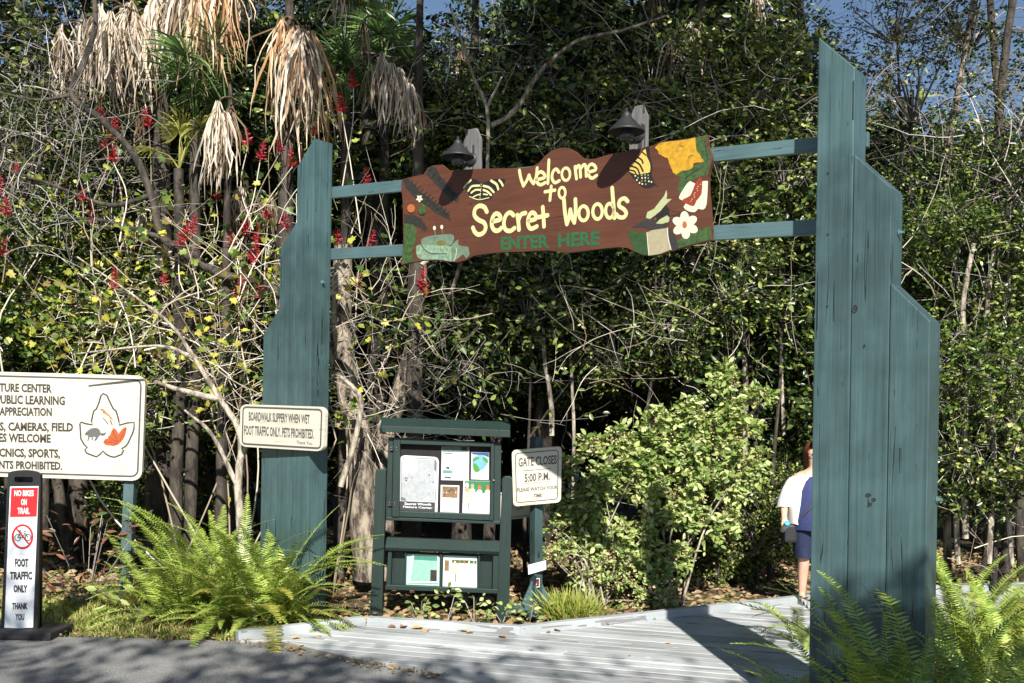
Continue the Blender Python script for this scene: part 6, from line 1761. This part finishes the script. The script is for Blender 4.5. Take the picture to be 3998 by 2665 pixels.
for (px, py, s_) in ((1428, 2432, .12), (1445, 2436, .1), (1562, 2440, .12), (1590, 2445, .1), (1545, 2446, .08), (1350, 2448, .07), (1650, 2452, .11), (1668, 2455, .12), (1630, 2450, .07), (1830, 2466, .09), (1850, 2470, .08), (1945, 2485, .09), (2135, 2462, .1), (2160, 2460, .08), (2745, 2388, .08), (2790, 2391, .08), (2620, 2510, .06), (2920, 2372, .1), (2945, 2378, .09), (2960, 2365, .08), (1140, 2492, .08), (1130, 2520, .09), (1160, 2530, .08), (2360, 2435, .06), (2910, 2620, .11), (2940, 2640, .1), (1700, 2600, .04), (2450, 2560, .035), (2080, 2540, .03), (1250, 2478, .06)):
    o = put('fallen_leaf', random.choice(FLM)); p = G(px, py, .036); o.location = p; o.rotation_euler = (random.uniform(-.2, .2), random.uniform(-.2, .2), random.uniform(0, 6.28)); o.scale = (s_,) * 3
    tag(o, 'dry brown fallen leaf lying on the pale boardwalk', 'leaf', 'fallen leaves on the boardwalk')

shade_pts = []
def shade_at(px, py, Y, r, zc, dens=1.0, gap=0.25):
    T = np.array(G(px, py) if Y is None else W(px, py, Y))
    t = (zc - T[2]) / math.sin(SUN_EL)
    C = T - np.array(LDIR) * t
    n_ = int(230 * r * r * dens)
    k = max(9, int(r * r * 7))
    cc = rng.normal(size=(k, 3)) * [r * .5, r * .6, .3]
    shade_pts.append(C + cc[rng.integers(0, k, n_)] + rng.normal(size=(n_, 3)) * gap)
SH = [(-100, 2600, None, 1.0, 8), (300, 2640, None, .8, 8), (700, 2630, None, .8, 8.5), (1150, 2640, None, .7, 8), (1500, 2690, None, .6, 8), (900, 2500, None, .45, 7.5), (500, 2480, None, .5, 8), (100, 2480, None, .6, 8),
      (150, 2720, None, .9, 8), (900, 2750, None, 1.0, 8), (1700, 2760, None, .9, 8), (2000, 2700, None, .5, 9),
      (60, 2400, 8.4, .38, 8, 2.5, .15), (70, 2290, 8.4, .22, 8, 2.0, .12), (3300, 2520, 5.8, .6, 7.5, 2.0), (3550, 2600, 5.4, .5, 7.5, 1.6), (3300, 2560, 5.5, .45, 7.5, 2), (3520, 2560, 5.4, .45, 7.5, 2), (3720, 2650, 5.3, .4, 7.5, 2), (3900, 2680, 5.3, .4, 7.5, 1.6), (3150, 2600, 5.9, .3, 7.5, 2), (3700, 2480, 6.2, .35, 7.5, 2), (3930, 2560, 6.0, .4, 7.5, 2), (3650, 2620, 4.9, .4, 7.5, 2), (3880, 2640, 4.9, .4, 7.5, 2), (3250, 2640, 5.1, .35, 7.5, 2), (2200, 2700, None, .35, 8.5), (2450, 2640, None, .25, 8.5), (1900, 2640, None, .3, 8.5), (2900, 2470, None, .35, 8), (3230, 2260, 6.2, .2, 7.5, 2.5, .12), (3380, 2330, 6.1, .2, 7.5, 2.5, .12), (3300, 2480, 6.2, .35, 7.5, 2), (3500, 2450, 5.6, .45, 7.5), (3250, 2620, 5.8, .6, 7.5), (3450, 2700, 5.4, .7, 8), (3800, 2690, 5.6, .45, 8)]
SH += [(x_, y_, 5.35, .27, 7.5, 2.0, .12) for x_ in range(3020, 3960, 150) for y_ in (2480, 2630)] + [(x_, 2330, 5.35, .22, 7.5, 1.6, .12) for x_ in range(3260, 3960, 170)]
for a in SH: shade_at(*a[:5], dens=(a[5] if len(a) > 5 else 1.15), gap=(a[6] if len(a) > 6 else .13))
P = np.concatenate(shade_pts)
# keep the tree's shade off the upper part of the right post and off the welcome sign
tt = (6.15 - P[:, 1]) / LDIR.y
zs, xs_ = P[:, 2] + LDIR.z * tt, P[:, 0] + LDIR.x * tt
t2 = (8.0 - P[:, 1]) / LDIR.y
z2 = P[:, 2] + LDIR.z * t2
P = P[~((xs_ > 1.7) & (xs_ < 2.95) & (zs > .98)) & ~(z2 > 2.6)]
sb = Vector((-3.2, -7.5, -.05))
t = empty('shade_tree', 'tall shade tree standing behind the photographer over the asphalt', 'tree', loc=sb)
limb([(0, 0, 0), (.1, .2, 2.5), (.6, .8, 5), (2.2, 2.5, 7.6)], .24, .1, 'trunk', t, M_BARK)
limb([(.5, .7, 4.6), (2.5, 2.6, 6.8), (5.0, 4.0, 7.6)], .11, .04, 'limb', t, M_BARK)
limb([(.5, .7, 4.8), (0, 2.6, 7.0), (-1.0, 5.0, 8.0)], .10, .04, 'limb', t, M_BARK)
g = leaves_geo(P - np.array(sb), rnd_dir(len(P), (0, 0, -.2)), rng.uniform(.11, .2, len(P)), T_OVAL, .2)
put('crown', raw_mesh('crown', *g, M_DARK), t)

# added oaks: crowns put unseen above the frame to shade the woods behind
def oak(label, bx, by, crowns):
    base = Vector((bx, by, -.05))
    t = empty('added_shade_oak', label, 'tree', 'added oaks that shade the woods from above the frame', loc=base)
    top = (random.uniform(-.3, .3), -.6, 8.6)
    limb([(0, 0, 0), (.2, 0, 4.0), top], .22, .14, 'trunk', t, M_BARKD)
    for (x, y, z_, s_) in crowns:
        c = Vector((x, y, z_)) - base
        limb([top, tuple((Vector(top) + c) / 2 + Vector((0, 0, .5))), tuple(c)], .09, .03, 'limb', t, M_BARKD, 6)
        lv, tw = random.choice(LIB['dark'])
        o = put('crown', lv, t); o.location = c; o.scale = (s_,) * 3; o.rotation_euler = (0, 0, random.uniform(0, 6.28))
oak('added oak with its crown above the frame, shading the middle of the woods', .5, 15.0, [(-.6, 6.6, 9.4, .8), (1.2, 5.6, 9.0, .85), (.6, 8.6, 9.8, .9), (2.4, 7.6, 9.4, .85), (-.2, 10.6, 10.4, 1.0), (1.8, 10.2, 10.2, 1.0)])
oak('added oak with its crown above the frame, shading the right side of the woods', 4.5, 15.5, [(4.9, 8.0, 9.8, .7), (3.4, 10.0, 10.4, 1.0), (5.6, 11.0, 10.4, .9)])
oak('added oak with its unseen crown over the palms at the left, put there for shade', -4.5, 16.0, [(-2.6, 9.6, 10.8, .8), (-5.4, 9.0, 11.2, .7)])
